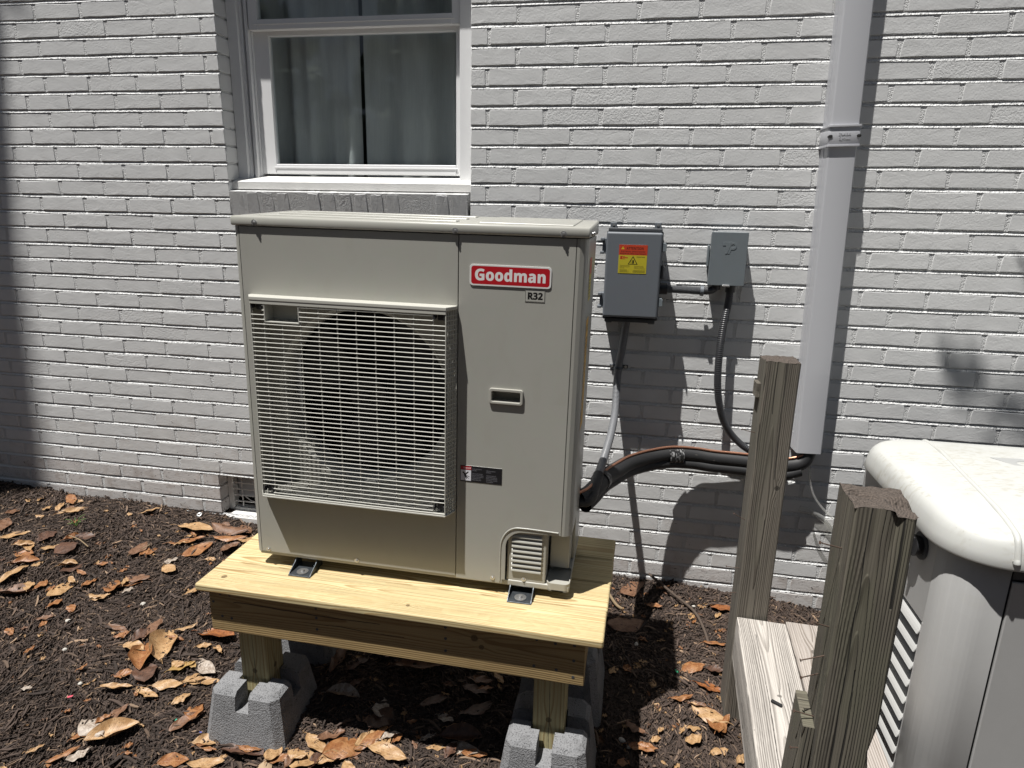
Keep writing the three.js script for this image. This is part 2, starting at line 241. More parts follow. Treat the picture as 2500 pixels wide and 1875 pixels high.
// ---------------------------------------------------------------- painted brick wall
const CH = 0.0677, BL = 0.2099, JT = 0.0105, yTop = k => (32.2 - k) * CH;
const WIN = { x0: -1.28, x1: -0.27, y0: 1.434, y1: 2.456 }, VENT = { x0: -1.457, x1: -1.05, y0: 0.081, y1: 0.294 };
const wall = thing('brick_wall', 'light grey painted brick house wall behind everything, with a window and a low vent', 'wall');
function brickGeo(L, H, seed, rough = 1) {                          // front at z 0, a knocked-about arris all round
  const r = rng(seed), out = [], nx = 5, ny = 2, pt = (x, y) => out.push([x, y]);
  for (let i = 0; i < nx; i++) pt(-L / 2 + L * i / nx, -H / 2); for (let i = 0; i < ny; i++) pt(L / 2, -H / 2 + H * i / ny);
  for (let i = 0; i < nx; i++) pt(L / 2 - L * i / nx, H / 2); for (let i = 0; i < ny; i++) pt(-L / 2, H / 2 - H * i / ny);
  const w = out.map(() => (r() - 0.5) * 0.0011 * rough), ch = out.map(([, y]) => (y > H / 2 - 1e-6 ? 0.0036 + r() * 0.0030 : 0.0012 + r() * 0.0016) * (0.8 + 0.2 * rough));
  const ring = (ins, z) => out.map(([x, y], i) => { const a = Math.sign(x) * (Math.abs(x) > L / 2 - 1e-6 ? 1 : 0), b = Math.sign(y) * (Math.abs(y) > H / 2 - 1e-6 ? 1 : 0); return [x + a * (w[i] - ins(i)), y + b * (w[i] - ins(i)), z(i)]; });
  const g = loft([ring(() => 0, () => -0.085), ring(() => 0, i => -ch[i] * 1.15), ring(i => ch[i], i => (r() - 0.5) * 0.0006)], null, true, 0);
  return metreUV(g, 'x', 0.5, 0.5, r() * 7, r() * 7);
}
{
  const r = rng(11), Hb = CH - JT, full = [], half = [];
  for (let i = 0; i < 12; i++) full.push(brickGeo(BL - JT, Hb, 500 + i, 1 + (i % 4 === 3 ? 0.9 : 0)));
  for (let i = 0; i < 5; i++) half.push(brickGeo(BL / 2 - JT, Hb, 600 + i));
  const list = [], beds = [];
  for (let k = -5; k <= 34; k++) {
    const y1 = yTop(k), y0 = y1 - Hb, odd = ((k % 2) + 2) % 2; let spans = [[-3.6, 2.9]];
    for (const o of [WIN, VENT]) if (y1 > o.y0 + 0.005 && y0 < o.y1 - 0.005) spans = spans.flatMap(([a, b]) => o.x0 > a && o.x1 < b ? [[a, o.x0], [o.x1, b]] : [[a, b]]);
    const joints = []; for (let n = -16; n < 16; n++) { const xl = -1.3376 + (n + odd * 0.5) * BL, xr = -0.1018 + (n + odd * 0.5) * BL; if (xl < -0.83) joints.push(xl); if (xr > -0.75) joints.push(xr); }
    joints.sort((a, b) => a - b);
    for (const [a, b] of spans) {
      const js = joints.filter(x => x > a + 0.028 && x < b - 0.028).map(x => x + (r() - 0.5) * 0.009), e = [a - JT / 2, ...js, b + JT / 2];
      for (let i = 0; i + 1 < e.length; i++) list.push({ x: (e[i] + e[i + 1]) / 2, y: (y0 + y1) / 2 + (r() - 0.5) * 0.002, L: e[i + 1] - e[i] - JT * (0.85 + r() * 0.35), k });
    }
  }
  for (const b of list) {
    const near = Math.hypot(b.x - 0.366, (b.y - 1.45), 2.5); b.hid = (b.x > -1.22 && b.x < 0.1 && b.y < 1.38 && b.y > 0.12) || b.y > 2.5 || (b.x > 1.25 && b.y < 0.5) || b.y < -0.05 || b.x > 1.98; b.d = near + (b.hid ? 100 : 0);
    const sh = b.L < 0.14; b.g = sh ? half[Math.floor(r() * half.length)] : full[Math.floor(r() * full.length)]; b.sx = b.L / (sh ? BL / 2 - JT : BL - JT);
    const left = b.x < -0.6, low = b.k - (left ? 26 : 29); b.m = low >= 2 ? 3 : low >= -1 && r() < 0.75 ? 2 : r() < 0.07 ? 1 : low > -3 && r() < 0.4 ? 2 : 0;
    b.z = (r() - 0.5) * 0.0022; b.rz = (r() - 0.5) * 0.010; b.ry = (r() - 0.5) * 0.008;
  }
  list.sort((a, b) => a.d - b.d);
  const rest = [[], [], [], []], mt = new THREE.Matrix4(), q = new THREE.Quaternion();
  list.forEach((b, i) => {
    if (i < 285) { const m = mesh('brick', b.g, M.brick[b.m], wall); m.position.set(b.x, b.y, b.z); m.rotation.set((hash(i, 2, 9) - 0.5) * 0.012, b.ry, b.rz); m.scale.x = b.sx; }
    else { mt.compose(V(b.x, b.y, b.z), q.setFromEuler(new THREE.Euler(0, b.ry, b.rz)), V(b.sx, 1, 1)); rest[b.m].push(b.g.clone().applyMatrix4(mt)); }
  });
  const gs = rest.map(l => mergeGeometries(l)), far = mesh('brick', mergeGeometries(gs, true), M.brick, wall); far.userData.kind = 'stuff';
  // mortar: concave bed joints and rough, slightly recessed head joints, painted like the brick
  const geos = [], pr = [[0.0056, -0.0052], [0.0030, -0.0050], [0.0002, -0.0036], [-0.0030, -0.0016], [-0.0072, 0.0004]];
  for (let k = -5; k <= 35; k++) {
    const yc = yTop(k) + JT / 2; let spans = [[-3.6, 2.9]];
    for (const o of [WIN, VENT]) if (yc > o.y0 + 0.006 && yc < o.y1 - 0.006) spans = spans.flatMap(([a, b]) => [[a, o.x0], [o.x1, b]]);
    for (const [a, b] of spans) {
      const n = Math.ceil((b - a) / 0.05), p = [], ix = [], uv = [];
      for (let i = 0; i <= n; i++) { const x = a + (b - a) * i / n, wz = 0.0024 * (vn(x * 14, k * 3.1, 21) - 0.5), wy = 0.0022 * (vn(x * 9, k * 5.7, 22) - 0.5); pr.forEach(([y, z], m) => { p.push(x, yc + y + wy, z + (m && m < 4 ? wz : 0)); uv.push(x * 2, (yc + m * 0.004) * 2); }); }
      for (let i = 0; i < n; i++) for (let m = 0; m < 4; m++) { const c = i * 5 + m; ix.push(c, c + 1, c + 5, c + 1, c + 6, c + 5); }
      const g = new THREE.BufferGeometry(); g.setAttribute('position', new THREE.Float32BufferAttribute(p, 3)); g.setAttribute('uv', new THREE.Float32BufferAttribute(uv, 2)); g.setIndex(ix); g.computeVertexNormals(); geos.push(g.toNonIndexed());
    }
  }
  const core = (x0, x1, y0, y1) => metreUV(bx(x0, x1, y0, y1, -0.2, -0.012), 'x', 0.5, 0.5), F = -0.12, B = VENT, W = WIN;
  geos.push(core(-3.6, B.x0 - 0.005, F - 0.5, B.y1), core(B.x1, 2.9, F - 0.5, B.y1), core(B.x0, B.x1, F - 0.5, B.y0), core(-3.6, 2.9, B.y1, W.y0 - 0.0005), core(-3.6, W.x0 - 0.005, W.y0, W.y1), core(W.x1 + 0.005, 2.9, W.y0, W.y1), core(-3.6, 2.9, W.y1, 2.53));
  for (let k = -5; k <= 34; k++) {                                   // head joints: rough filling, almost flush
    const y1 = yTop(k) + 0.0005, y0 = yTop(k) - Hb - 0.0005; let spans = [[-3.6, 2.9]];
    for (const o of [WIN, VENT]) if (y1 > o.y0 + 0.006 && y0 < o.y1 - 0.006) spans = spans.flatMap(([a, b]) => [[a, o.x0 - 0.004], [o.x1 + 0.004, b]]);
    for (const [a, b] of spans) geos.push(metreUV(bx(a, b, y0, y1, -0.0118, -0.0016), 'x', 0.25, 0.25, hash(k + 9, 1, 1), hash(k + 9, 2, 1)));
  }
  // reveals of the window: the ends of the bricks show, mortar set back between them
  mesh('mortar', geos, M.mortar, wall);
  mesh('upper_wall', metreUV(bx(-7, 7, 2.531, 5.2, -0.2, 0), 'x', 0.5, 0.5), M.brick[0], wall);
  mesh('side_wall', [metreUV(bx(-7, -3.61, -0.6, 2.53, -0.2, 0), 'x', 0.5, 0.5), metreUV(bx(2.91, 7, -0.9, 2.53, -0.2, 0), 'x', 0.5, 0.5)], M.brick[0], wall);
  // sloping rowlock sill
  for (let i = 0; i < 15; i++) {
    const g = brickGeo(0.0532, 0.094, 700 + i, 1.2), m = mesh('sill_brick', g, M.brick[i % 5 === 2 ? 1 : 0], wall);
    m.rotation.x = 0.15; m.rotation.z = (hash(i, 7, 3) - 0.5) * 0.02; m.position.set(-1.2752 + (i + 0.5) * 0.0663, 1.489, 0.003 + (hash(i, 1, 3) - 0.5) * 0.003); m.scale.z = 1.5;
  }
  const sm_ = mesh('sill_mortar', metreUV(bx(-1.276, -0.2805, -0.0475, 0.0475, -0.12, 0.0014), 'x', 0.2, 0.2), M.mortar, wall); sm_.rotation.x = 0.15; sm_.position.set(0, 1.489, 0.001);
}
{ // the room behind the window, closed and unlit
  const g = [bx(-3.2, 2.4, -0.2, -0.05, -3.2, -0.21), bx(-3.2, 2.4, 2.7, 2.85, -3.2, -0.21), bx(-3.2, 2.4, -0.05, 2.7, -3.3, -3.15), bx(-3.3, -3.15, -0.05, 2.7, -3.15, -0.21), bx(2.35, 2.5, -0.05, 2.7, -3.15, -0.21)];
  struct('room', g, M.room);
}

// ---------------------------------------------------------------- window
{
  const t = thing('sash_window', 'white double-hung vinyl window with pale curtains, in the brick wall above the heat pump', 'window');
  const v = M.vinyl, fr = [];
  // casings, stops and tracks (left side is the one seen into), head
  fr.push(rbx(-1.2795, -1.236, 1.575, 2.455, -0.15, -0.078, 0.002), rbx(-1.236, -1.2225, 1.575, 2.455, -0.15, -0.094, 0.0015), rbx(-1.2225, -1.212, 1.575, 2.455, -0.15, -0.112, 0.001), rbx(-1.212, -1.199, 1.575, 2.455, -0.15, -0.09, 0.0015), rbx(-1.199, -1.192, 1.575, 2.455, -0.15, -0.107, 0.001));
  fr.push(rbx(-0.333, -0.2705, 1.56, 2.455, -0.15, -0.078, 0.002), rbx(-1.2, -0.33, 2.40, 2.455, -0.15, -0.078, 0.002));
  mesh('frame', fr, v, t);
  const lo = new THREE.Group(); lo.name = 'lower_sash'; t.add(lo);
  mesh('stile', rbx(-1.192, -1.128, 1.611, 2.17, -0.145, -0.116, 0.002), v, lo); mesh('stile', rbx(-0.357, -0.325, 1.611, 2.17, -0.145, -0.116, 0.002), v, lo);
  mesh('bottom_rail', [rbx(-1.128, -0.357, 1.611, 1.6505, -0.145, -0.114, 0.003), rbx(-1.135, -0.352, 1.634, 1.6395, -0.12, -0.1115, 0.001)], v, lo); mesh('top_rail', rbx(-1.128, -0.357, 2.132, 2.17, -0.145, -0.116, 0.002), v, lo);
  mesh('pane', bx(-1.13, -0.355, 1.648, 2.134, -0.1345, -0.1315), M.glass, lo);
  const up = new THREE.Group(); up.name = 'upper_sash'; t.add(up);
  mesh('stile', rbx(-1.191, -1.153, 2.148, 2.44, -0.115, -0.086, 0.002), v, up); mesh('stile', rbx(-0.365, -0.334, 2.148, 2.44, -0.115, -0.086, 0.002), v, up);
  mesh('bottom_rail', [rbx(-1.153, -0.365, 2.148, 2.186, -0.1145, -0.086, 0.003), rbx(-1.17, -0.355, 2.1665, 2.171, -0.09, -0.0835, 0.001)], v, up); mesh('pane', bx(-1.155, -0.363, 2.184, 2.42, -0.1035, -0.1005), M.glass, up);
  // wooden sill, sloping out to the rowlock bricks
  const s = new THREE.Shape(); s.moveTo(0.16, 1.545); s.lineTo(0.028, 1.546); s.lineTo(0.028, 1.575); s.lineTo(0.034, 1.579); s.lineTo(0.12, 1.602); s.lineTo(0.16, 1.603); s.closePath();
  const g = extr(s, 1.008, 0, 1); g.rotateY(Math.PI / 2).translate(-1.279, 0, 0); mesh('sill', metreUV(g, 'x', 0.4, 0.4), M.sillPaint, t);
}
{
  const mk = (x0, x1, f, ph, name, label) => {
    const n = 120, p = [], ix = [], uv = [];
    for (let i = 0; i <= n; i++) { const u = i / n, x = x0 + (x1 - x0) * u, z = -0.215 + 0.022 * Math.sin(u * f + ph) + 0.012 * Math.sin(u * f * 2.3 + ph * 2); for (const y of [1.5, 2.44]) { p.push(x, y, z + (y > 2 ? 0 : 0.006 * Math.sin(u * 9))); uv.push(u * 4, y * 3); } }
    for (let i = 0; i < n; i++) ix.push(i * 2, i * 2 + 2, i * 2 + 1, i * 2 + 1, i * 2 + 2, i * 2 + 3);
    const g = new THREE.BufferGeometry(); g.setAttribute('position', new THREE.Float32BufferAttribute(p, 3)); g.setAttribute('uv', new THREE.Float32BufferAttribute(uv, 2)); g.setIndex(ix); g.computeVertexNormals();
    tag(mesh(name, g, M.curtain), label, 'curtain');
  };
  mk(-1.27, -0.785, 15, 0.4, 'curtain', 'left pale curtain hanging in folds behind the window pane');
  mk(-0.765, -0.28, 13, 2.0, 'curtain', 'right pale curtain hanging in folds behind the window pane');
}

// ---------------------------------------------------------------- crawl-space vent
{
  const t = thing('foundation_vent', 'small wire-grille crawl-space vent in the brick wall, left of the heat pump by the ground', 'vent'), z = -0.06;
  mesh('frame', [rbx(-1.456, -1.432, 0.085, 0.292, -0.1, z, 0.002), rbx(-1.075, -1.051, 0.085, 0.292, -0.1, z, 0.002), rbx(-1.432, -1.075, 0.278, 0.292, -0.1, z, 0.002), rbx(-1.432, -1.075, 0.085, 0.098, -0.1, z, 0.002)], M.sillPaint, t);
  for (let i = 0; i < 5; i++) mesh('grille_bar', rbx(-1.433, -1.074, 0.124 + i * 0.031, 0.129 + i * 0.031, z - 0.012, z - 0.006, 0.001), M.sillPaint, t);
  for (let i = 0; i < 5; i++) mesh('grille_bar', rbx(-1.394 + i * 0.066, -1.389 + i * 0.066, 0.097, 0.279, z - 0.016, z - 0.010, 0.001), M.sillPaint, t);
  mesh('shutter', rbx(-1.432, -1.075, 0.14, 0.28, -0.115, -0.105, 0.001), M.vinylGrey, t); mesh('duct_box', bx(-1.457, -1.05, 0.08, 0.295, -0.4, -0.39), M.dark, t);
  mesh('hooked_wire', tube([[-1.25, 0.142, z + 0.004], [-1.33, 0.14, z + 0.006], [-1.355, 0.155, z + 0.008], [-1.375, 0.168, z + 0.006], [-1.388, 0.160, z + 0.004], [-1.38, 0.15, z + 0.002]], 0.0022, 30, 6), M.sillPaint, t);
  mesh('sloped_ledge', metreUV(loft([[[-1.425, 0.02, 0.004], [-1.0, 0.02, 0.004], [-1.0, 0.02, -0.1], [-1.425, 0.02, -0.1]], [[-1.425, 0.079, 0.004], [-1.0, 0.079, 0.004], [-1.0, 0.092, -0.1], [-1.425, 0.092, -0.1]]], null, true, 0), 'x', 0.3, 0.3), M.sillPaint, t);
}

// ---------------------------------------------------------------- heat pump outdoor unit
{
  const t = thing('heat_pump', 'beige outdoor heat pump unit with fan grille and red badge, on a new wooden platform', 'heat pump', [-0.699, 0.471, 0.905]);
  t.rotation.z = -0.0109;
  const B = M.beige, uvm = (g, s = 0.6) => metreUV(g, 'x', s, s);
  // cabinet: rounded left edge, rear, dark inside
  const bend = (x0, y0, y1, right) => { const s = new THREE.Shape(), r = 0.016; if (!right) { s.moveTo(x0 + 0.0155, 0); s.absarc(x0 + r, r, r, -Math.PI / 2, -Math.PI, true); s.lineTo(x0, 0.318); s.lineTo(x0 + 0.003, 0.318); s.lineTo(x0 + 0.003, r); s.absarc(x0 + r, r, r - 0.003, Math.PI, 1.5 * Math.PI, false); } return toCreasedNormals(extr(s, y1 - y0, 0, 12), 0.5).rotateX(-Math.PI / 2).translate(0, y0, 0); };
  mesh('left_panel', uvm(bend(0, 0.004, 0.958)), B, t);
  mesh('coil', [bx(0.012, 0.93, 0.02, 0.95, -0.318, -0.30)], M.dark, t);
  mesh('inner_partition', [bx(0.628, 0.634, 0.02, 0.95, -0.30, -0.02), bx(0.02, 0.63, 0.012, 0.02, -0.3, -0.02), bx(0.02, 0.63, 0.945, 0.952, -0.3, -0.02)], M.dark, t);
  // front fan panel with its round opening and bell mouth
  const fs = new THREE.Shape(); fs.moveTo(0.0175, 0.006); fs.lineTo(0.6165, 0.006); fs.lineTo(0.6165, 0.9545); fs.lineTo(0.0175, 0.9545); fs.closePath();
  fs.holes.push(rrect(0.0415, 0.6125, 0.2095, 0.7745, 0.006, THREE.Path)); const rs = new THREE.Shape(); rs.moveTo(0.0415, 0.2095); rs.lineTo(0.6125, 0.2095); rs.lineTo(0.6125, 0.7745); rs.lineTo(0.0415, 0.7745); rs.closePath(); const ho = new THREE.Path(); ho.absarc(0.322, 0.49, 0.258, 0, Math.PI * 2, true); rs.holes.push(ho);
  mesh('fan_recess', [extr(rs, 0.003, 0, 64).translate(0, 0, -0.078), bx(0.0395, 0.0415, 0.2095, 0.7745, -0.078, -0.004), bx(0.6125, 0.6145, 0.2095, 0.7745, -0.078, -0.004), bx(0.0415, 0.6125, 0.7745, 0.7765, -0.078, -0.004), bx(0.0415, 0.6125, 0.2075, 0.2095, -0.078, -0.004)], M.beigePlain, t);
  mesh('front_panel', uvm(extr(fs, 0.006, 0.0012, 64).translate(0, 0, -0.006)), B, t);
  const lp = [[0.258, 0], [0.252, -0.004], [0.247, -0.012], [0.245, -0.03], [0.245, -0.07], [0.249, -0.07], [0.249, -0.03], [0.2575, -0.005]].map(([r, z]) => new THREE.Vector2(r, z));
  const bm = new THREE.LatheGeometry(lp, 72).rotateX(Math.PI / 2).translate(0.322, 0.49, -0.074); mesh('bell_mouth', bm, M.grille, t);
  const fan = new THREE.Group(); fan.name = 'fan'; fan.position.set(0.322, 0.49, -0.135); t.add(fan);
  mesh('hub', [cyl(0.055, 0.06, 0, 0, 0, 'z', 32), cyl(0.012, 0.03, 0, 0, 0.04, 'z', 16)], M.fan, fan);
  for (let k = 0; k < 3; k++) {
    const p = [], ix = [], n = 10, m = 8; for (let i = 0; i <= n; i++) for (let j = 0; j <= m; j++) { const r = 0.05 + 0.18 * i / n, a = k * 2.0944 + 0.4 + (-0.55 + 1.15 * j / m) * (0.75 + 0.35 * i / n) + 0.25 * i / n; p.push(r * Math.cos(a), r * Math.sin(a), 0.025 - 0.06 * j / m); }
    for (let i = 0; i < n; i++) for (let j = 0; j < m; j++) { const c = i * (m + 1) + j; ix.push(c, c + 1, c + m + 1, c + 1, c + m + 2, c + m + 1); }
    const g = new THREE.BufferGeometry(); g.setAttribute('position', new THREE.Float32BufferAttribute(p, 3)); g.setIndex(ix); g.computeVertexNormals(); g.setAttribute('uv', new THREE.Float32BufferAttribute(new Float32Array(p.length / 3 * 2), 2)); mesh('blade', g, std({ color: R3(0.012, 0.013, 0.014), roughness: 0.5, side: THREE.DoubleSide }), fan);
  }
  // right front panel, wrapping round the corner, cut away at the bottom for the valves
  const cs = new THREE.Shape(); cs.moveTo(0.6185, 0.0); cs.lineTo(0.752, 0.0); cs.lineTo(0.752, 0.012); cs.lineTo(0.760, 0.012); cs.lineTo(0.760, 0.115); cs.absarc(0.808, 0.115, 0.048, Math.PI, Math.PI / 2, true); cs.lineTo(0.911, 0.166); cs.lineTo(0.911, 0.9545); cs.lineTo(0.6185, 0.9545); cs.closePath();
  cs.holes.push(rrect(0.711, 0.787, 0.533, 0.560, 0.004, THREE.Path));
  mesh('corner_panel', [uvm(extr(cs, 0.006, 0.0012, 20).translate(0, 0, -0.006)), uvm((() => { const s = new THREE.Shape(); s.moveTo(0.9125, 0); s.lineTo(0.914, 0); s.absarc(0.914, 0.026, 0.026, -Math.PI / 2, 0, false); s.lineTo(0.94, 0.16); s.lineTo(0.937, 0.16); s.lineTo(0.937, 0.026); s.absarc(0.914, 0.026, 0.023, 0, -Math.PI / 2, true); s.lineTo(0.9125, 0.003); return toCreasedNormals(extr(s, 0.7885, 0, 12), 0.5).rotateX(-Math.PI / 2).translate(0, 0.166, 0); })())], B, t);
  mesh('side_panel', uvm(rbx(0.930, 0.9385, 0.012, 0.9545, -0.318, -0.164, 0.002)), B, t);
  mesh('pressed_bead', [tube([[0.7455, 0.008, 0], [0.7455, 0.11, 0], [0.7475, 0.13, 0], [0.755, 0.150, 0], [0.768, 0.166, 0], [0.784, 0.1745, 0], [0.81, 0.1765, 0], [0.904, 0.1745, 0]], 0.0022, 60, 8)], B, t);
  const hr = rrect(0.704, 0.794, 0.526, 0.568, 0.007); hr.holes.push(rrect(0.711, 0.787, 0.533, 0.560, 0.004, THREE.Path));
  const hd = mesh('handle', extr(hr, 0.007, 0.0015, 8).translate(0, 0, -0.001), M.beigePlain, t);
  mesh('handle_recess', [bx(0.711, 0.787, 0.533, 0.560, -0.034, -0.032), bx(0.709, 0.711, 0.531, 0.562, -0.032, -0.004), bx(0.787, 0.789, 0.531, 0.562, -0.032, -0.004), bx(0.711, 0.787, 0.560, 0.562, -0.032, -0.004), bx(0.711, 0.787, 0.531, 0.533, -0.032, -0.004)], M.beigePlain, hd);
  // louvred valve cover, plate and drain tray
  const lv = new THREE.Group(); lv.name = 'valve_cover'; t.add(lv);
  mesh('plate', uvm(rbx(0.762, 0.873, 0.002, 0.166, -0.06, -0.010, 0.004)), M.beigePlain, lv);
  for (let i = 0; i < 8; i++) {
    const y = 0.042 + i * 0.0148, s = new THREE.Shape(); s.moveTo(0, y + 0.0075); s.quadraticCurveTo(0.006, y + 0.005, 0.0065, y - 0.001); s.lineTo(0.0045, y - 0.0012); s.quadraticCurveTo(0.004, y + 0.003, 0, y + 0.0045);
    const g = extr(s, 0.084, 0, 6).rotateY(-Math.PI / 2).translate(0.860, 0, -0.0105); mesh('louver', g.index ? g.toNonIndexed() : g, M.beigePlain, lv);
    mesh('slot', bx(0.779, 0.857, y - 0.0035, y + 0.0005, -0.0105, -0.0095), M.dark, lv);
  }
  mesh('valve_plate', uvm(rbx(0.876, 0.931, 0.028, 0.166, -0.16, -0.075, 0.003)), M.beigePlain, t);
  { const o = rrect(0.876, 0.941, 0.004, 0.105, 0.016), i = rrect(0.879, 0.938, 0.007, 0.102, 0.013, THREE.Path); const f = rrect(0.876, 0.941, 0.004, 0.105, 0.016); o.holes.push(i);
    mesh('drain_tray', [extr(o, 0.024, 0, 8).rotateX(-Math.PI / 2).translate(0, -0.006, 0), extr(f, 0.004, 0, 8).rotateX(-Math.PI / 2).translate(0, -0.006, 0)], M.beigePlain, t); }
  mesh('base_pan', rbx(0.006, 0.94, -0.008, 0.010, -0.316, -0.008, 0.004), M.beigePlain, t);
  // lid
  const crown = g => { const p = g.attributes.position; for (let i = 0; i < p.count; i++) if (p.getY(i) > 0.966) p.setY(i, p.getY(i) + Math.max(0, 0.004 - p.getZ(i)) * 0.046); g.computeVertexNormals(); return g; };   // the lid rises towards the wall
  const cv = mesh('cover', [uvm(toCreasedNormals(crown(new RoundedBoxGeometry(0.946, 0.0245, 0.331, 4, 0.0055).translate(0.470, 0.969, -0.159)), 0.6))], B, t);
  for (const [x0, x1, z0, z1] of [[0.05, 0.60, -0.075, -0.045], [0.05, 0.60, -0.285, -0.255], [0.66, 0.90, -0.285, -0.03], [0.05, 0.60, -0.18, -0.15]]) mesh('pressed_rib', crown(rbx(x0, x1, 0.976, 0.9845, z0, z1, 0.003, 3)), B, cv);
  const screw = (name, x, y, z, r, par, ax = 'z') => mesh(name, [cyl(r, 0.004, x, y, z + 0.002, ax, 16, r * 0.8), cyl(r * 0.45, 0.0025, x, y, z + 0.0045, ax, 6), cyl(r * 1.5, 0.0012, x, y, z + 0.0006, ax, 18)], M.steel, par);
  for (const [x, y] of [[0.067, 0.9655], [0.61, 0.963], [0.879, 0.9645]]) screw('screw', x, y, 0.0065, 0.0052, t);
  for (const [x, y] of [[0.039, 0.014], [0.319, 0.014], [0.725, 0.015]]) screw('screw', x, y, 0.0002, 0.0045, t);
  screw('screw', 0.812, 0.016, -0.0098, 0.0045, t);
  for (const z of [-0.04, -0.10]) mesh('screw', [cyl(0.005, 0.004, 0.945, 0.966, z, 'x', 14)], M.steel, t);
  // fan guard: hood, bars and ribs
  const gd = new THREE.Group(); gd.name = 'fan_guard'; t.add(gd); const zf = 0.046;
  const hood = (y0, y1) => { const s = new THREE.Shape(); s.moveTo(0.0388, 0); s.lineTo(0.6155, 0); s.lineTo(0.6155, -0.012); s.lineTo(0.599, -zf - 0.002); s.lineTo(0.062, -zf - 0.002); s.lineTo(0.0388, -0.012); s.closePath(); return extr(s, y1 - y0, 0.0015, 4).rotateX(-Math.PI / 2).translate(0, y0, 0); };
  mesh('hood', [hood(0.768, 0.7775), rbx(0.0625, 0.5985, 0.7585, 0.7685, zf - 0.006, zf + 0.001, 0.001)], M.grille, gd);
  mesh('bottom_lip', [hood(0.2065, 0.2115), rbx(0.0625, 0.5985, 0.2115, 0.2165, zf - 0.004, zf + 0.001, 0.001)], M.grille, gd);
  const hole = y => y > 0.713 && y < 0.762, bar = (x0, x1, y) => cyl(0.0014, x1 - x0, (x0 + x1) / 2, y, zf - 0.0014, 'x', 8);
  const side = (y, xa, za, xb, zb) => { const L = Math.hypot(xb - xa, zb - za); return cyl(0.0013, L, 0, 0, 0, 'x', 6).rotateY(-Math.atan2(zb - za, xb - xa)).translate((xa + xb) / 2, y, (za + zb) / 2); };
  for (let i = 0; i < 44; i++) {
    const y = 0.2225 + i * 0.01237, g = [side(y, 0.0388, 0.001, 0.0625, zf - 0.002), side(y, 0.598, zf - 0.002, 0.6155, 0.001)];
    const c0 = y < 0.241 ? 0.096 : y > 0.735 ? 0.096 : 0.0615, c1 = y < 0.241 || y > 0.735 ? 0.564 : 0.599;
    if (hole(y)) { g.push(bar(0.0615 > c0 ? 0.0615 : c0, 0.104, y), bar(0.1995, c1, y)); } else g.push(bar(c0, c1, y));
    mesh('grille_bar', g, M.grille, gd);
  }
  const rib = (x, z = zf - 0.0022, y0 = 0.2115, y1 = 0.7685) => bx(x - 0.0011, x + 0.0011, y0, y1, z - 0.004, z);
  for (let k = 0; k < 10; k++) { const x = 0.099 + k * 0.0517; mesh('grille_rib', k === 1 ? [rib(x, zf - 0.0022, 0.2115, 0.713)] : rib(x), M.grille, gd); }
  for (let k = 0; k < 4; k++) { const f = (k + 0.6) / 4.4; for (const [xa, xb] of [[0.0388, 0.0625], [0.6155, 0.598]]) mesh('grille_rib', box(0.003, 0.557, 0.003, xa + (xb - xa) * f, 0.49, 0.002 + (zf - 0.006) * f), M.grille, gd); }
  mesh('grille_rib', rib(0.0625, zf), M.grille, gd); mesh('grille_rib', rib(0.598, zf), M.grille, gd);
  mesh('grip_recess', [bx(0.104, 0.1985, 0.711, 0.7135, -0.002, zf), bx(0.104, 0.1985, 0.7135, 0.762, 0.001, 0.004), bx(0.102, 0.104, 0.711, 0.762, 0, zf), bx(0.1985, 0.2005, 0.711, 0.762, 0, zf)], M.grille, gd);
  for (const [x, y] of [[0.079, 0.2285], [0.581, 0.2285], [0.079, 0.75], [0.581, 0.75]]) mesh('clip', [rbx(x - 0.009, x + 0.009, y - 0.009, y + 0.012, zf - 0.036, zf - 0.016, 0.002), rbx(x - 0.015, x - 0.011, y - 0.004, y + 0.008, zf - 0.02, zf - 0.001, 0.001), rbx(x + 0.011, x + 0.015, y - 0.004, y + 0.008, zf - 0.02, zf - 0.001, 0.001)], M.fitting, gd);
  // badge and labels
  const put = (name, w, h, d, T, x, y, z, o) => { const [g, m] = decalPlate(w, h, d, T, o); const q = mesh(name, g, m, t); q.position.set(x, y, z); return q; };
  const sh = rrect(0, 0.2065, 0, 0.053, 0.0085); const bg = extr(sh, 0.002, 0.0004, 8); { const p = bg.attributes.position, uv = bg.attributes.uv; for (let i = 0; i < p.count; i++) uv.setXY(i, p.getX(i) / 0.2065, p.getY(i) / 0.053); }
  const badge = mesh('badge', bg, std({ roughness: 0.4, map: canvasTex(1024, 264, (g, w, h) => { g.fillStyle = '#cfcfcd'; g.fillRect(0, 0, w, h); g.fillStyle = '#a8141f'; g.beginPath(); g.roundRect(20, 20, w - 40, h - 40, 34); g.fill(); g.fillStyle = '#d8d8d6'; g.strokeStyle = '#d8d8d6'; g.lineWidth = 7; g.lineJoin = 'round'; g.font = 'bold 190px sans-serif'; g.textAlign = 'center'; g.textBaseline = 'alphabetic'; const m = g.measureText('Goodman').width; g.save(); g.translate(w / 2, 194); g.scale(905 / m, 1); g.fillText('Goodman', 0, 0); g.strokeText('Goodman', 0, 0); g.restore(); }) }), t);
  badge.position.set(0.6473, 0.8311, 0.0002);
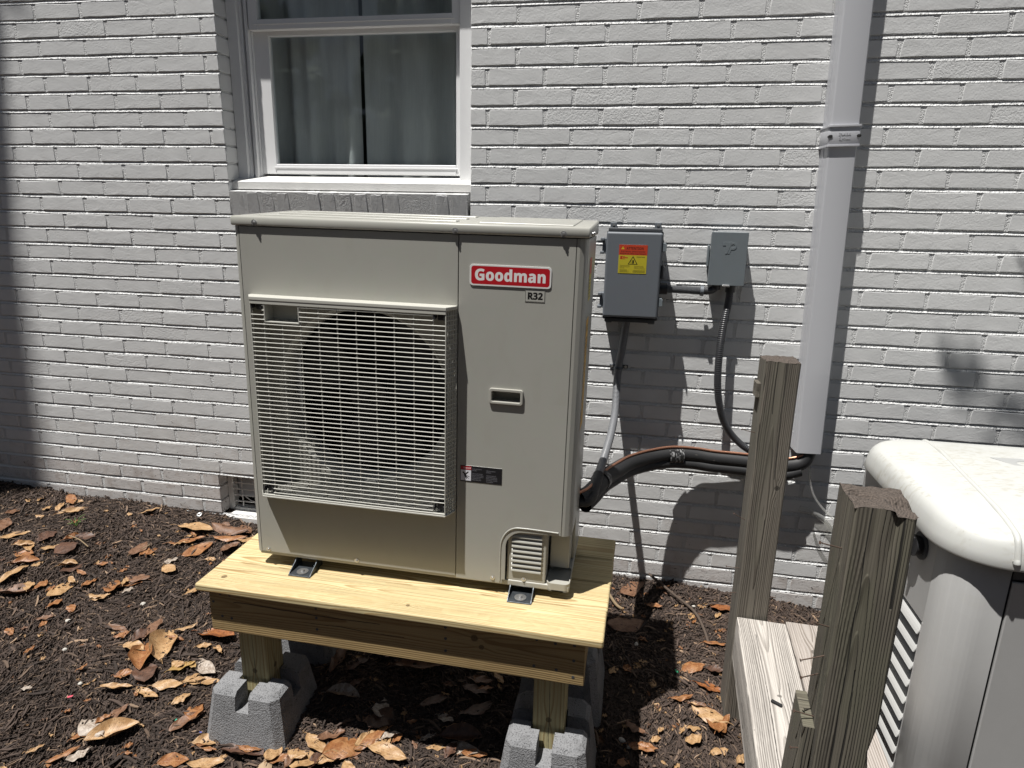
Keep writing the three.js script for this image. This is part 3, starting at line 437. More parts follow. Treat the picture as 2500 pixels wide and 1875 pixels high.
  put('refrigerant_label', 0.0503, 0.0295, 0.0008, canvasTex(256, 150, (g, w, h) => { g.fillStyle = '#a3a29b'; g.fillRect(0, 0, w, h); g.strokeStyle = '#111'; g.lineWidth = 5; g.strokeRect(5, 5, w - 10, h - 10); g.fillStyle = '#0c0c0c'; g.strokeStyle = '#0c0c0c'; g.lineWidth = 7; g.font = 'bold 118px sans-serif'; g.textAlign = 'center'; g.save(); g.translate(w / 2, 117); g.scale(200 / g.measureText('R32').width, 1); g.fillText('R32', 0, 0); g.strokeText('R32', 0, 0); g.restore(); }), 0.8147, 0.8116, 0.0004);
  put('danger_label', 0.1155, 0.0468, 0.0008, canvasTex(1024, 416, (g, w, h) => {
    g.fillStyle = '#17171b'; g.fillRect(0, 0, w, h); g.fillStyle = '#a3202b'; g.fillRect(10, 16, 262, 92); g.fillStyle = '#e2c9c9'; g.font = 'bold 66px sans-serif'; g.fillText('⚠', 14, 88); g.font = 'bold 56px sans-serif'; g.fillText('DANGER', 78, 83, 188);
    g.fillStyle = '#d6d6dc'; g.fillRect(10, 116, 256, 272); g.strokeStyle = '#131316'; g.lineWidth = 34; g.lineCap = 'round'; g.beginPath(); g.moveTo(70, 180); g.lineTo(128, 230); g.lineTo(140, 300); g.moveTo(128, 230); g.lineTo(190, 170); g.stroke(); g.lineWidth = 16; g.beginPath(); g.moveTo(140, 290); g.lineTo(160, 345); g.moveTo(150, 280); g.lineTo(200, 330); g.moveTo(160, 262); g.lineTo(222, 286); g.moveTo(96, 196); g.lineTo(110, 280); g.stroke();
    g.fillStyle = '#8f8f96'; g.font = '30px sans-serif'; ['ROTATING PARTS', 'HAZARD', '', 'CAN CAUSE SEVERE', 'INJURY. KEEP HANDS', 'CLEAR. DISCONNECT', 'POWER BEFORE', 'SERVICING UNIT.'].forEach((s, i) => g.fillText(s, 292, 86 + i * 40, 320)); ['PIÈCES MOBILES', 'DANGER', '', 'PEUT CAUSER DES', 'BLESSURES GRAVES.', 'NE PAS APPROCHER', 'LES MAINS. COUPER', 'LE COURANT.'].forEach((s, i) => g.fillText(s, 640, 106 + i * 40, 340)); }), 0.6861, 0.3214, 0.0004);
  const yl = put('side_label', 0.075, 0.30, 0.0008, canvasTex(128, 512, (g, w, h) => { g.fillStyle = '#c99a1e'; g.fillRect(0, 0, w, h); g.fillStyle = '#2a210a'; g.font = 'bold 40px sans-serif'; g.fillText('NOTICE', 8, 60, 110); for (let i = 0; i < 22; i++) g.fillRect(10, 90 + i * 18, 60 + 46 * hash(i, 3, 3), 6); }), 0.9405, 0.60, -0.10); yl.rotation.y = Math.PI / 2; yl.position.x = 0.9407;
  const y2 = put('side_label', 0.07, 0.11, 0.0008, canvasTex(128, 192, (g, w, h) => { g.fillStyle = '#b7432f'; g.fillRect(0, 0, w, 72); g.fillStyle = '#b9a92c'; g.fillRect(0, 72, w, h - 72); g.fillStyle = '#1c1a10'; for (let i = 0; i < 6; i++) g.fillRect(12, 96 + i * 15, 96, 4); }), 0.9407, 0.85, -0.11); y2.rotation.y = Math.PI / 2;
  // mounting feet
  for (const [x, z] of [[0.155, 0.030], [0.808, 0.026], [0.155, -0.345], [0.808, -0.345]]) {
    const ft = new THREE.Group(); ft.name = 'mounting_foot'; ft.position.set(x, 0, z); ft.rotation.z = 0.0109; t.add(ft); const y = -0.0402 + x * 0.0109;
    mesh('base_plate', rbx(-0.034, 0.034, y, y + 0.003, -0.07, 0.012, 0.001), M.galv, ft);
    for (const s of [-1, 1]) { const w = new THREE.Shape(); w.moveTo(-0.012, y); w.lineTo(0.07, y); w.lineTo(0.07, y + 0.042); w.lineTo(0.052, y + 0.042); w.lineTo(0.03, y + 0.022); w.lineTo(-0.004, y + 0.007); w.closePath(); const g = extr(w, 0.002, 0, 2).rotateY(Math.PI / 2).translate(s * 0.033 - 0.001, 0, 0); mesh('flange', g, M.galv, ft); }
    mesh('bolt', [cyl(0.0052, 0.006, 0, y + 0.008, -0.012, 'y', 6), cyl(0.017, 0.0015, 0, y + 0.0045, -0.012, 'y', 24)], M.steel, ft);
  }
}

// ---------------------------------------------------------------- new timber platform on pier blocks
const PF = V(-0.817, 0.43, 1.042);                                  // top of the platform, its front left corner
{
  const t = thing('wooden_platform', 'new yellow pine platform of four boards carrying the heat pump', 'platform', [PF.x, 0, PF.z], -0.016);
  for (let k = 0; k < 4; k++) { const z1 = -k * 0.1385, b = mesh('deck_board', woodBox(0, 1.165 + [0, 0.002, 0.004, 0.003][k], 0.405, 0.43, z1 - 0.1365, z1, 'x', M.deck[k], 0.0065, 0, -0.36 - (z1 - 0.1365) / 0.14), M.deck[k], t); }
  mesh('front_joist', woodBox(0.022, 1.119, 0.2655, 0.4045, -0.066, -0.028, 'x', M.joist, 0.003, 0, -0.2655 / 0.14 - 0.1), M.joist, t);
  mesh('back_joist', woodBox(0.022, 1.119, 0.2655, 0.4045, -0.53, -0.492, 'x', M.joist, 0.003), M.joist, t);
  for (const x of [0.024, 1.079]) mesh('side_joist', woodBox(x, x + 0.038, 0.2655, 0.4045, -0.4915, -0.0665, 'z', M.joist, 0.003), M.joist, t);
  for (const [x, z, y] of [[0.066, -0.171, -0.035], [0.978, -0.171, -0.035], [0.066, -0.491, 0.02], [0.978, -0.491, 0.02]]) mesh('leg', woodBox(x, x + 0.089, y, 0.4045, z, z + 0.089, 'y', M.leg, 0.004, 0.05, -x / 0.09 - 0.11), M.leg, t);
  const hg = cyl(0.0042, 0.0012, 0, 0, 0, 'z', 10); for (const [x, y] of [[0.035, 0.392], [0.06, 0.388], [0.09, 0.388], [0.035, 0.36], [0.06, 0.315], [0.09, 0.312], [0.36, 0.385], [0.36, 0.355], [0.74, 0.385], [0.74, 0.35], [0.99, 0.388], [1.04, 0.384], [1.09, 0.386], [1.09, 0.34], [1.09, 0.29], [0.985, 0.307], [1.045, 0.305], [0.36, 0.318], [0.74, 0.312]]) mesh('screw_head', hg, M.boxDark, t).position.set(x, y, -0.0278);
}
function pier(label, x, y, z, ry) {
  const t = thing('pier_block', label, 'pier block', [x, y, z], ry, 'concrete pier blocks under the platform');
  const H = 0.235, hb = 0.142, ht = 0.105, cb = 0.022, pts = [];
  for (const [yy, h, c] of [[0, hb, cb], [H - 0.012, ht + 0.006, cb], [H, ht - 0.006, cb]]) for (const sx of [-1, 1]) for (const sz of [-1, 1]) { pts.push(V(sx * h, yy, sz * (h - c)), V(sx * (h - c), yy, sz * h)); }
  const ev = new Evaluator(); ev.attributes = ['position', 'normal'];
  const br = g => { g.deleteAttribute('uv'); const b = new Brush(g); b.updateMatrixWorld(); return b; };
  let r = ev.evaluate(br(new ConvexGeometry(pts)), br(box(0.044, 0.12, 0.5, 0, H, 0)), SUBTRACTION); r = ev.evaluate(r, br(box(0.5, 0.12, 0.044, 0, H, 0)), SUBTRACTION); r = ev.evaluate(r, br(box(0.097, 0.14, 0.097, 0, H, 0)), SUBTRACTION);
  mesh('block', metreUV(r.geometry, 'x', 0.25, 0.25), M.concrete, t);
}
const plat = (x, z) => { const c = Math.cos(-0.016), s = Math.sin(-0.016); return [PF.x + c * x + s * z, PF.z - s * x + c * z]; };
{
  const sp = [[0.1105, -0.119, 'front left concrete pier block under the platform, fully in view', -0.167], [1.0225, -0.119, 'front right concrete pier block under the platform, cut by the photo edge', -0.167], [0.1105, -0.4465, 'rear left concrete pier block, in shadow behind the front left leg', -0.112], [1.0225, -0.4465, 'rear right concrete pier block, in shadow behind the front right leg', -0.125]];
  for (const [x, z, l, y] of sp) { const [wx, wz] = plat(x, z); pier(l, wx, y, wz, -0.016); }
}

// ---------------------------------------------------------------- electrical boxes, conduits, line set, duct cover
{
  const t = thing('disconnect_box', 'grey plastic electrical enclosure with an orange and yellow warning sticker, on the wall', 'electrical box', [0.355, 1.268, 0], 0);
  mesh('body', rbx(-0.098, 0.100, -0.165, 0.152, 0.004, 0.105, 0.006), M.boxDark, t);
  const door = mesh('door', [new RoundedBoxGeometry(0.194, 0.300, 0.030, 4, 0.008).translate(0.0, -0.002, 0.121)].map(g => metreUV(g, 'x', 0.5, 0.5)), M.pvcBox, t);
  mesh('top_flange', rbx(-0.092, 0.094, 0.150, 0.161, 0.03, 0.118, 0.002), M.boxDark, t);
  mesh('bottom_flange', rbx(-0.09, 0.09, -0.172, -0.158, 0.03, 0.115, 0.002), M.boxDark, t);
  for (const [x, y] of [[-0.079, 0.168], [0.081, 0.170], [-0.079, -0.178], [0.081, -0.178]]) { const e = mesh('mounting_ear', rbx(x - 0.012, x + 0.012, y - 0.014, y + 0.011, 0.002, 0.012, 0.002), M.pvcBox, t); mesh('screw', cyl(0.0045, 0.005, x, y + 0.002, 0.0135, 'z', 12), M.steel, e); }
  for (const y of [0.098, -0.095]) mesh('hinge', [rbx(-0.111, -0.096, y - 0.027, y + 0.027, 0.075, 0.118, 0.002), rbx(-0.118, -0.104, y + 0.018, y + 0.028, 0.09, 0.128, 0.002), rbx(-0.118, -0.104, y - 0.028, y - 0.018, 0.09, 0.128, 0.002)], M.pvcBox, t);
  for (const y of [0.098, -0.095]) mesh('latch', [rbx(0.098, 0.110, y - 0.014, y + 0.016, 0.098, 0.128, 0.002), rbx(0.108, 0.112, y - 0.012, y + 0.012, 0.105, 0.135, 0.001)], M.steelBox, t);
  mesh('hasp', [rbx(0.098, 0.112, -0.012, 0.034, 0.09, 0.12, 0.004)], M.boxDark, t);
  mesh('conduit_hub', cyl(0.021, 0.032, 0.112, -0.052, 0.05, 'x', 24), M.fitting, t);
  const [g, m] = decalPlate(0.0985, 0.0995, 0.0008, canvasTex(512, 512, (g, w, h) => {
    g.fillStyle = '#b0a32a'; g.fillRect(0, 0, w, h); g.fillStyle = '#b23c22'; g.fillRect(0, 0, w, 184); g.fillStyle = '#c9b52c'; g.beginPath(); g.moveTo(70, 30); g.lineTo(100, 82); g.lineTo(40, 82); g.fill(); g.fillStyle = '#1a1410'; g.fillRect(67, 46, 6, 20); g.fillRect(67, 70, 6, 6);
    g.font = 'bold 66px sans-serif'; g.fillText('ATTENTION', 136, 88, 310); g.font = 'bold 34px sans-serif'; g.fillText('ELECTRICAL SHOCK HAZARD', 36, 134, 440); g.fillText('RISQUE DE CHOC ÉLECTRIQUE', 26, 172, 460);
    g.fillStyle = '#a3261d'; g.fillRect(30, 204, 86, 58); g.fillStyle = '#b0a32a'; g.fillRect(66, 216, 60, 34); g.fillStyle = '#a3261d'; g.fillRect(74, 224, 94, 18); g.fillStyle = '#16130e'; g.font = 'bold 28px sans-serif'; g.fillText('PQSP#1048', 326, 228, 160);
    g.lineWidth = 13; g.strokeStyle = '#16130e'; g.beginPath(); g.moveTo(262, 212); g.lineTo(342, 346); g.lineTo(182, 346); g.closePath(); g.stroke(); g.fillRect(252, 272, 30, 62); g.lineWidth = 7; g.beginPath(); g.arc(268, 300, 42, 2.3, 3.8); g.stroke();
    g.font = 'bold 19px sans-serif'; ['Disconnect all power', 'before opening and', 'servicing'].forEach((s, i) => g.fillText(s, 30, 378 + i * 22, 180)); ['Débrancher avant', "d'ouvrir ou de faire", "l'entretien de l'appareil"].forEach((s, i) => g.fillText(s, 290, 386 + i * 22, 200)); for (let i = 0; i < 5; i++) { g.fillRect(30, 446 + i * 11, 130 + 40 * hash(i, 1, 4), 4); g.fillRect(262 + 20 * hash(i, 2, 4), 452 + i * 10, 220, 4); } }));
  const st = mesh('warning_sticker', g, m, door); st.position.set(-0.002, 0.0555, 0.1364);
}
{
  const t = thing('junction_box', 'small grey metal box with a raised emblem, on the wall right of the larger box', 'electrical box', [0.684, 1.33, 0]);
  mesh('body', rbx(-0.058, 0.062, -0.09, 0.085, 0.002, 0.058, 0.002), M.steelBox, t);
  mesh('cover', metreUV(rbx(-0.062, 0.0625, -0.0935, 0.0925, 0.056, 0.066, 0.0015), 'x', 0.5, 0.5), M.steelBox, t);
  mesh('side_lug', [rbx(-0.068, -0.061, -0.03, 0.045, 0.004, 0.03, 0.002)], M.steelBox, t);
  const s7 = new THREE.Shape(); [[0, 0.041], [0.030, 0.041], [0.0165, 0], [0.010, 0], [0.0105, 0.028], [0, 0.028]].forEach(([x, y], i) => i ? s7.lineTo(x, y) : s7.moveTo(x, y)); s7.closePath();
  const sp = new THREE.Shape(); sp.moveTo(0.0185, 0); sp.lineTo(0.0245, 0); sp.lineTo(0.0285, 0.014); sp.lineTo(0.034, 0.014); sp.absarc(0.034, 0.0275, 0.0135, -Math.PI / 2, Math.PI / 2, false); sp.lineTo(0.0305, 0.041); sp.closePath(); const hp = new THREE.Path(); hp.absarc(0.0345, 0.0275, 0.006, 0, Math.PI * 2, true); sp.holes.push(hp);
  const em = mesh('raised_emblem', [extr(s7, 0.0015, 0.0004, 6), extr(sp, 0.0015, 0.0004, 10)], M.steelBox, t); em.position.set(-0.0215, 0.018, 0.0655);
  mesh('lock_tab', [rbx(-0.012, 0.014, -0.098, -0.09, 0.058, 0.072, 0.002)], M.steel, t);
  mesh('conduit_hub', [cyl(0.017, 0.03, 0.022, -0.104, 0.035, 'y', 20), cyl(0.017, 0.02, -0.03, -0.10, 0.04, 'y', 20)], M.fitting, t);
}
{
  const a = thing('flexible_conduit', 'grey flexible conduit curving from the warning-sticker box down to the heat pump', 'conduit');
  mesh('hose', tube([[0.345, 1.095, 0.055], [0.342, 1.06, 0.052], [0.335, 0.985, 0.045], [0.325, 0.905, 0.028], [0.323, 0.83, 0.045], [0.324, 0.75, 0.10], [0.317, 0.70, 0.19], [0.306, 0.668, 0.30], [0.296, 0.655, 0.42], [0.287, 0.648, 0.52]], 0.0142, 120, 16), M.flex, a);
  mesh('elbow_fitting', [tube([[0.290, 0.65, 0.50], [0.283, 0.637, 0.57], [0.276, 0.62, 0.615], [0.262, 0.612, 0.63], [0.238, 0.61, 0.632]], 0.0175, 40, 18), new THREE.TorusGeometry(0.018, 0.005, 10, 24).rotateY(Math.PI / 2 - 0.9).translate(0.276, 0.62, 0.613)], M.flexDark, a);
  const c = thing('conduit_clamp', 'metal two-hole strap holding the flexible conduit to the wall below the larger box', 'clamp', [0.325, 0.905, 0]);
  mesh('strap', [rbx(-0.034, -0.014, -0.007, 0.007, 0.0, 0.003, 0.001), rbx(0.014, 0.036, -0.007, 0.007, 0.0, 0.003, 0.001), new THREE.TorusGeometry(0.0165, 0.0022, 8, 20, Math.PI).rotateX(Math.PI / 2).scale(1, 3, 1.5).translate(0, 0, 0.016)], M.galv, c);
  for (const x of [-0.026, 0.027]) mesh('screw', cyl(0.005, 0.005, x, 0, 0.005, 'z', 12), M.steel, c);
}
{
  const a = thing('flexible_conduit', 'black ribbed conduit dropping from the emblem box and curving right behind the wooden post', 'conduit');
  mesh('hose', tube([[0.706, 1.225, 0.035], [0.704, 1.17, 0.036], [0.695, 1.11, 0.05], [0.688, 1.03, 0.065], [0.687, 0.95, 0.07], [0.692, 0.87, 0.068], [0.705, 0.80, 0.06], [0.733, 0.72, 0.045], [0.775, 0.662, 0.032], [0.83, 0.618, 0.028], [0.90, 0.595, 0.028], [0.97, 0.60, 0.03]], 0.0132, 160, 16), M.flexDark, a);
  const b = thing('flexible_conduit', 'short horizontal grey ribbed conduit joining the two wall boxes', 'conduit');
  mesh('hose', tube([[0.47, 1.216, 0.05], [0.52, 1.215, 0.05], [0.60, 1.213, 0.05]], 0.0138, 50, 16), M.flex, b);
  mesh('elbow_fitting', [tube([[0.596, 1.213, 0.05], [0.628, 1.214, 0.047], [0.648, 1.222, 0.042], [0.655, 1.24, 0.04]], 0.0135, 30, 16)], M.fitting, b);
  mesh('compression_ring', [cyl(0.0185, 0.012, 0.606, 1.213, 0.05, 'x', 24)], M.pvcBox, b);
}
{
  const t = thing('line_set', 'thick black insulated pipe with a copper tube, arching from duct cover to heat pump', 'pipe');
  const path = [[1.045, 0.70, 0.036], [1.046, 0.645, 0.04], [1.025, 0.592, 0.05], [0.97, 0.574, 0.054], [0.90, 0.575, 0.054], [0.806, 0.579, 0.055], [0.70, 0.583, 0.06], [0.633, 0.590, 0.065], [0.545, 0.596, 0.09], [0.458, 0.594, 0.145], [0.390, 0.598, 0.23], [0.345, 0.605, 0.33], [0.310, 0.615, 0.43], [0.285, 0.618, 0.53], [0.262, 0.618, 0.60], [0.238, 0.616, 0.63]];
  mesh('insulation', tube(path, 0.0285, 200, 20), M.foam, t); mesh('insulation', tube(path.map(([x, y, z], i) => [x - 0.004, y - 0.033, z + (i > 8 ? 0.008 : 0.01)]).slice(2, 15), 0.021, 160, 16), M.foam, t);
  mesh('copper_tube', tube(path.map(([x, y, z], i) => [x + (i < 2 ? 0.02 : 0), y + (i < 2 ? 0 : 0.0315 - (i > 10 ? (i - 10) * 0.001 : 0)), z + 0.012]).slice(1), 0.0048, 160, 10), M.copper, t);
  mesh('tape_wrap', [tube([[0.584, 0.587, 0.077], [0.562, 0.5885, 0.083], [0.528, 0.589, 0.097]], 0.0345, 20, 20)], M.tape, t); mesh('tape_wrap', [tube([[0.303, 0.617, 0.45], [0.296, 0.618, 0.48]], 0.033, 10, 20)], M.tape, t);
}
{
  const t = thing('duct_cover', 'tall pale grey plastic duct cover running up the brick wall on the right', 'duct cover', [1.038, 0.635, 0]); t.rotation.z = 0.0268;
  const prof = (w, d, r) => { const s = new THREE.Shape(); s.moveTo(-w / 2, 0); s.lineTo(-w / 2 + 0.004, -d * 0.45); s.lineTo(-w / 2 + 0.006, r - d); s.quadraticCurveTo(-w / 2 + 0.007, -d, -w / 2 + r, -d); s.lineTo(w / 2 - r, -d); s.quadraticCurveTo(w / 2 - 0.007, -d, w / 2 - 0.006, r - d); s.lineTo(w / 2 - 0.004, -d * 0.45); s.lineTo(w / 2, 0); s.closePath(); return s; };
  const sweep = (s, y0, y1, b = 0) => toCreasedNormals(extr(s, y1 - y0, b, 14), 0.6).rotateX(-Math.PI / 2).translate(0, y0, 0), fix = g => g;
  const pr = prof(0.102, 0.077, 0.013), ho = prof(0.094, 0.073, 0.012); 
  const holl = prof(0.102, 0.077, 0.013); { const pts = ho.getPoints(14).map(p => new THREE.Vector2(p.x, Math.min(p.y, -0.001))); holl.holes.push(new THREE.Path(pts.reverse())); }
  mesh('lower_section', fix(sweep(holl, 0, 0.3)), M.duct, t); mesh('middle_section', fix(sweep(pr, 0.3, 1.085)), M.duct, t); mesh('upper_section', fix(sweep(pr, 1.085, 2.6)), M.duct, t);
  mesh('edge_bead', [1, -1].map(s => bx(s * 0.0475 - 0.0012, s * 0.0475 + 0.0012, 0, 2.6, 0.012, 0.034)), M.duct, t);
  const j = new THREE.Group(); j.name = 'coupling'; t.add(j); const y0 = 1.072, y1 = 1.135;
  mesh('sleeve', fix(sweep(prof(0.112, 0.082, 0.014), y0, y1, 0.001)), M.duct, j); mesh('rim', [fix(sweep(prof(0.116, 0.0855, 0.014), y0 - 0.002, y0 + 0.005, 0.001)), fix(sweep(prof(0.116, 0.0855, 0.014), y1 - 0.004, y1 + 0.003, 0.001))], M.duct, j);
  for (const s of [-1, 1]) mesh('screw_slot', [extr(rrect(s * 0.0435 - 0.0065, s * 0.0435 + 0.0065, 1.098, 1.107, 0.0042), 0.012, 0, 8).translate(0, 0, 0.0718)], M.dark, j);
  const font = await new FontLoader().loadAsync('fonts/droid/droid_sans_bold.typeface.json');
  const tx = (s, size, y) => { const g = new TextGeometry(s, { font, size, depth: 0.0014, curveSegments: 3 }); g.computeBoundingBox(); return g.translate(-(g.boundingBox.max.x) / 2, y, 0.0818); };
  mesh('raised_lettering', [tx('INABA', 0.0085, 1.105), tx('SJ-100', 0.0085, 1.092)], M.duct, j);
}
{
  const t = thing('drain_tube', 'thin clear plastic tube looping from the duct cover down behind the front post', 'tube');
  mesh('tube', tube([[1.055, 0.63, 0.05], [1.056, 0.56, 0.05], [1.068, 0.50, 0.052], [1.09, 0.45, 0.056], [1.125, 0.41, 0.06], [1.18, 0.37, 0.07], [1.26, 0.335, 0.08], [1.36, 0.32, 0.09]], 0.0042, 90, 8), M.clear, t);
  const b = thing('drain_hose', 'grey flattened drain hose against the wall behind the front post', 'hose');
  mesh('hose', tube([[1.05, 0.385, 0.004], [1.11, 0.37, 0.01], [1.16, 0.335, 0.012], [1.20, 0.28, 0.014], [1.24, 0.2, 0.015]], 0.011, 50, 12).scale(1, 1, 0.8), M.clear, b);
}

// ---------------------------------------------------------------- weathered timber frame: two posts, a beam and a plank
{
  const t = thing('timber_frame', 'weathered grey timber frame of two posts and a low beam beside the generator', 'timber frame');
  const at = (m, x, y, z, ry = 0, rz = 0) => { m.position.set(x, y, z); m.rotation.set(0, ry, rz); return m; };
  const nailGeo = new THREE.CylinderGeometry(0.0011, 0.0011, 0.045, 6).rotateZ(Math.PI / 2).translate(-0.0225, 0, 0), headGeo = new THREE.CylinderGeometry(0.003, 0.003, 0.001, 8).rotateZ(Math.PI / 2).translate(-0.045, 0, 0), ng = merge([nailGeo, headGeo]), rust = std({ color: R3(0.09, 0.06, 0.045), roughness: 0.8, metalness: 0.3 });
  function post(w, y0, y1, m, seed, notch, pit) {                    // square post with a rough sawn-off top
    const n = 32, r = rng(seed), c = 0.004, out = [], q = n / 4; const P = (x, z) => out.push([x, z]);
    for (let i = 0; i < q; i++) P(c + (w - 2 * c) * i / (q - 1), 0); for (let i = 0; i < q; i++) P(w, -c - (w - 2 * c) * i / (q - 1)); for (let i = 0; i < q; i++) P(w - c - (w - 2 * c) * i / (q - 1), -w); for (let i = 0; i < q; i++) P(0, -w + c + (w - 2 * c) * i / (q - 1));
    const topY = (x, z) => y1 + 0.010 * (fbm(x * 60 + seed, z * 60, seed, 3) - 0.5) + (notch ? -0.010 * sm(w * 0.62, w * 0.68, x) * sm(-w * 0.55, -w * 0.35, z) - 0.016 * Math.exp(-Math.pow((x - w * 0.2) / 0.012, 2) - Math.pow((z + w * 0.66) / 0.010, 2)) - 0.013 * Math.exp(-Math.pow((x - w * 0.36) / 0.012, 2) - Math.pow((z + w * 0.55) / 0.008, 2)) : 0);
    const rings = []; for (let k = 0; k <= 24; k++) { const y = y0 + (y1 - y0) * k / 24; rings.push(out.map(([x, z], i) => { const b = 0.0016 * (vn(x * 40, y * 9 + z * 40, seed) - 0.5); const bite = notch && x > w * 0.9 && y < 0.60 ? 0.012 * vn(y * 30, 1, 3) : 0, g = notch && i === 5 && y > y1 - 0.09 ? 0.006 : 0; return [x - bite + b, k === 24 ? topY(x, z) : y, z + b - g]; })); }
    const grp = new THREE.Group(); grp.name = 'post'; t.add(grp);
    mesh('timber', metreUV(loft(rings, null, null, 0.5), 'y', m.userData.size[0], m.userData.size[1], 0.15 / 1.4, -0.11), m, grp);
    const s = 22, p = [], ix = []; for (let j = 0; j <= s; j++) for (let i = 0; i <= s; i++) { const x = w * i / s, z = -w * j / s; p.push(x, topY(x, z), z); }
    for (let j = 0; j < s; j++) for (let i = 0; i < s; i++) { const a = j * (s + 1) + i; ix.push(a, a + 1, a + s + 1, a + 1, a + s + 2, a + s + 1); }
    const g = new THREE.BufferGeometry(); g.setAttribute('position', new THREE.Float32BufferAttribute(p, 3)); g.setIndex(ix); g.computeVertexNormals(); const gn = g.toNonIndexed(), uv = new Float32Array(gn.attributes.position.count * 2); for (let i = 0; i < uv.length / 2; i++) { uv[i * 2] = gn.attributes.position.getX(i) / w; uv[i * 2 + 1] = -gn.attributes.position.getZ(i) / w; } gn.setAttribute('uv', new THREE.BufferAttribute(uv, 2));
    mesh('sawn_end', gn, M.rawEnd, grp); return grp;
  }
  const nails = (p, rows) => rows.forEach(([y, z, a, b]) => { const n = mesh('nail', ng, rust, p); n.position.set(0.004, y, z); n.rotation.set(0, b, a); });
  const pb = at(post(0.0945, -0.2, 1.082, M.postBack, 41, false), 0.744, 0, 0.618, 0.03); nails(pb, [[0.858, -0.04, -0.25, 0.2], [0.58, -0.03, -0.5, 0.1], [0.418, -0.03, -0.1, 0.1], [0.33, -0.035, 0.0, 0.2]]);
  mesh('picket_stub', rbx(-0.012, 0.0, 0.968, 1.012, -0.075, -0.03, 0.002), M.postBack, pb);
  const pf = at(post(0.092, -0.3, 1.041, M.postFront, 43, true), 0.7255, 0, 1.498, -0.02); nails(pf, [[0.953, -0.03, -0.28, 0.3], [0.806, -0.03, -0.4, 0.5], [0.752, -0.03, 0.25, 0.2], [0.622, -0.035, -0.35, 0.3], [0.70, -0.05, -0.1, 0.6], [0.56, -0.03, -0.2, 0.4]]);
  { const s = new THREE.Shape(); s.moveTo(0, 0.015); s.lineTo(-0.075, 0.0); s.lineTo(-0.075, -0.8); s.lineTo(0, -0.8); s.closePath(); const g = metreUV(extr(s, 0.02, 0.0015, 2).rotateY(Math.PI / 2), 'y', 1.4, 0.1, 0.3, 0.2); const m = mesh('broken_cleat', g, M.postFront, pf); at(m, -0.0205, 0.615, -0.09, 0.0, -0.03); }
  const bm = mesh('beam', woodBox(0, 0.145, 0, 0.145, 0, 0.79, 'z', M.beam, 0.005, 0.02, -0.37), M.beam, t); at(bm, 0.7455, 0.125, 0.621, -0.057);
  const pl = mesh('plank', woodBox(0, 0.142, 0, 0.036, 0, 0.80, 'z', M.plank, 0.004, 0.02, -0.37), M.plank, t); at(pl, 0.8945, 0.228, 0.605, -0.045);
}

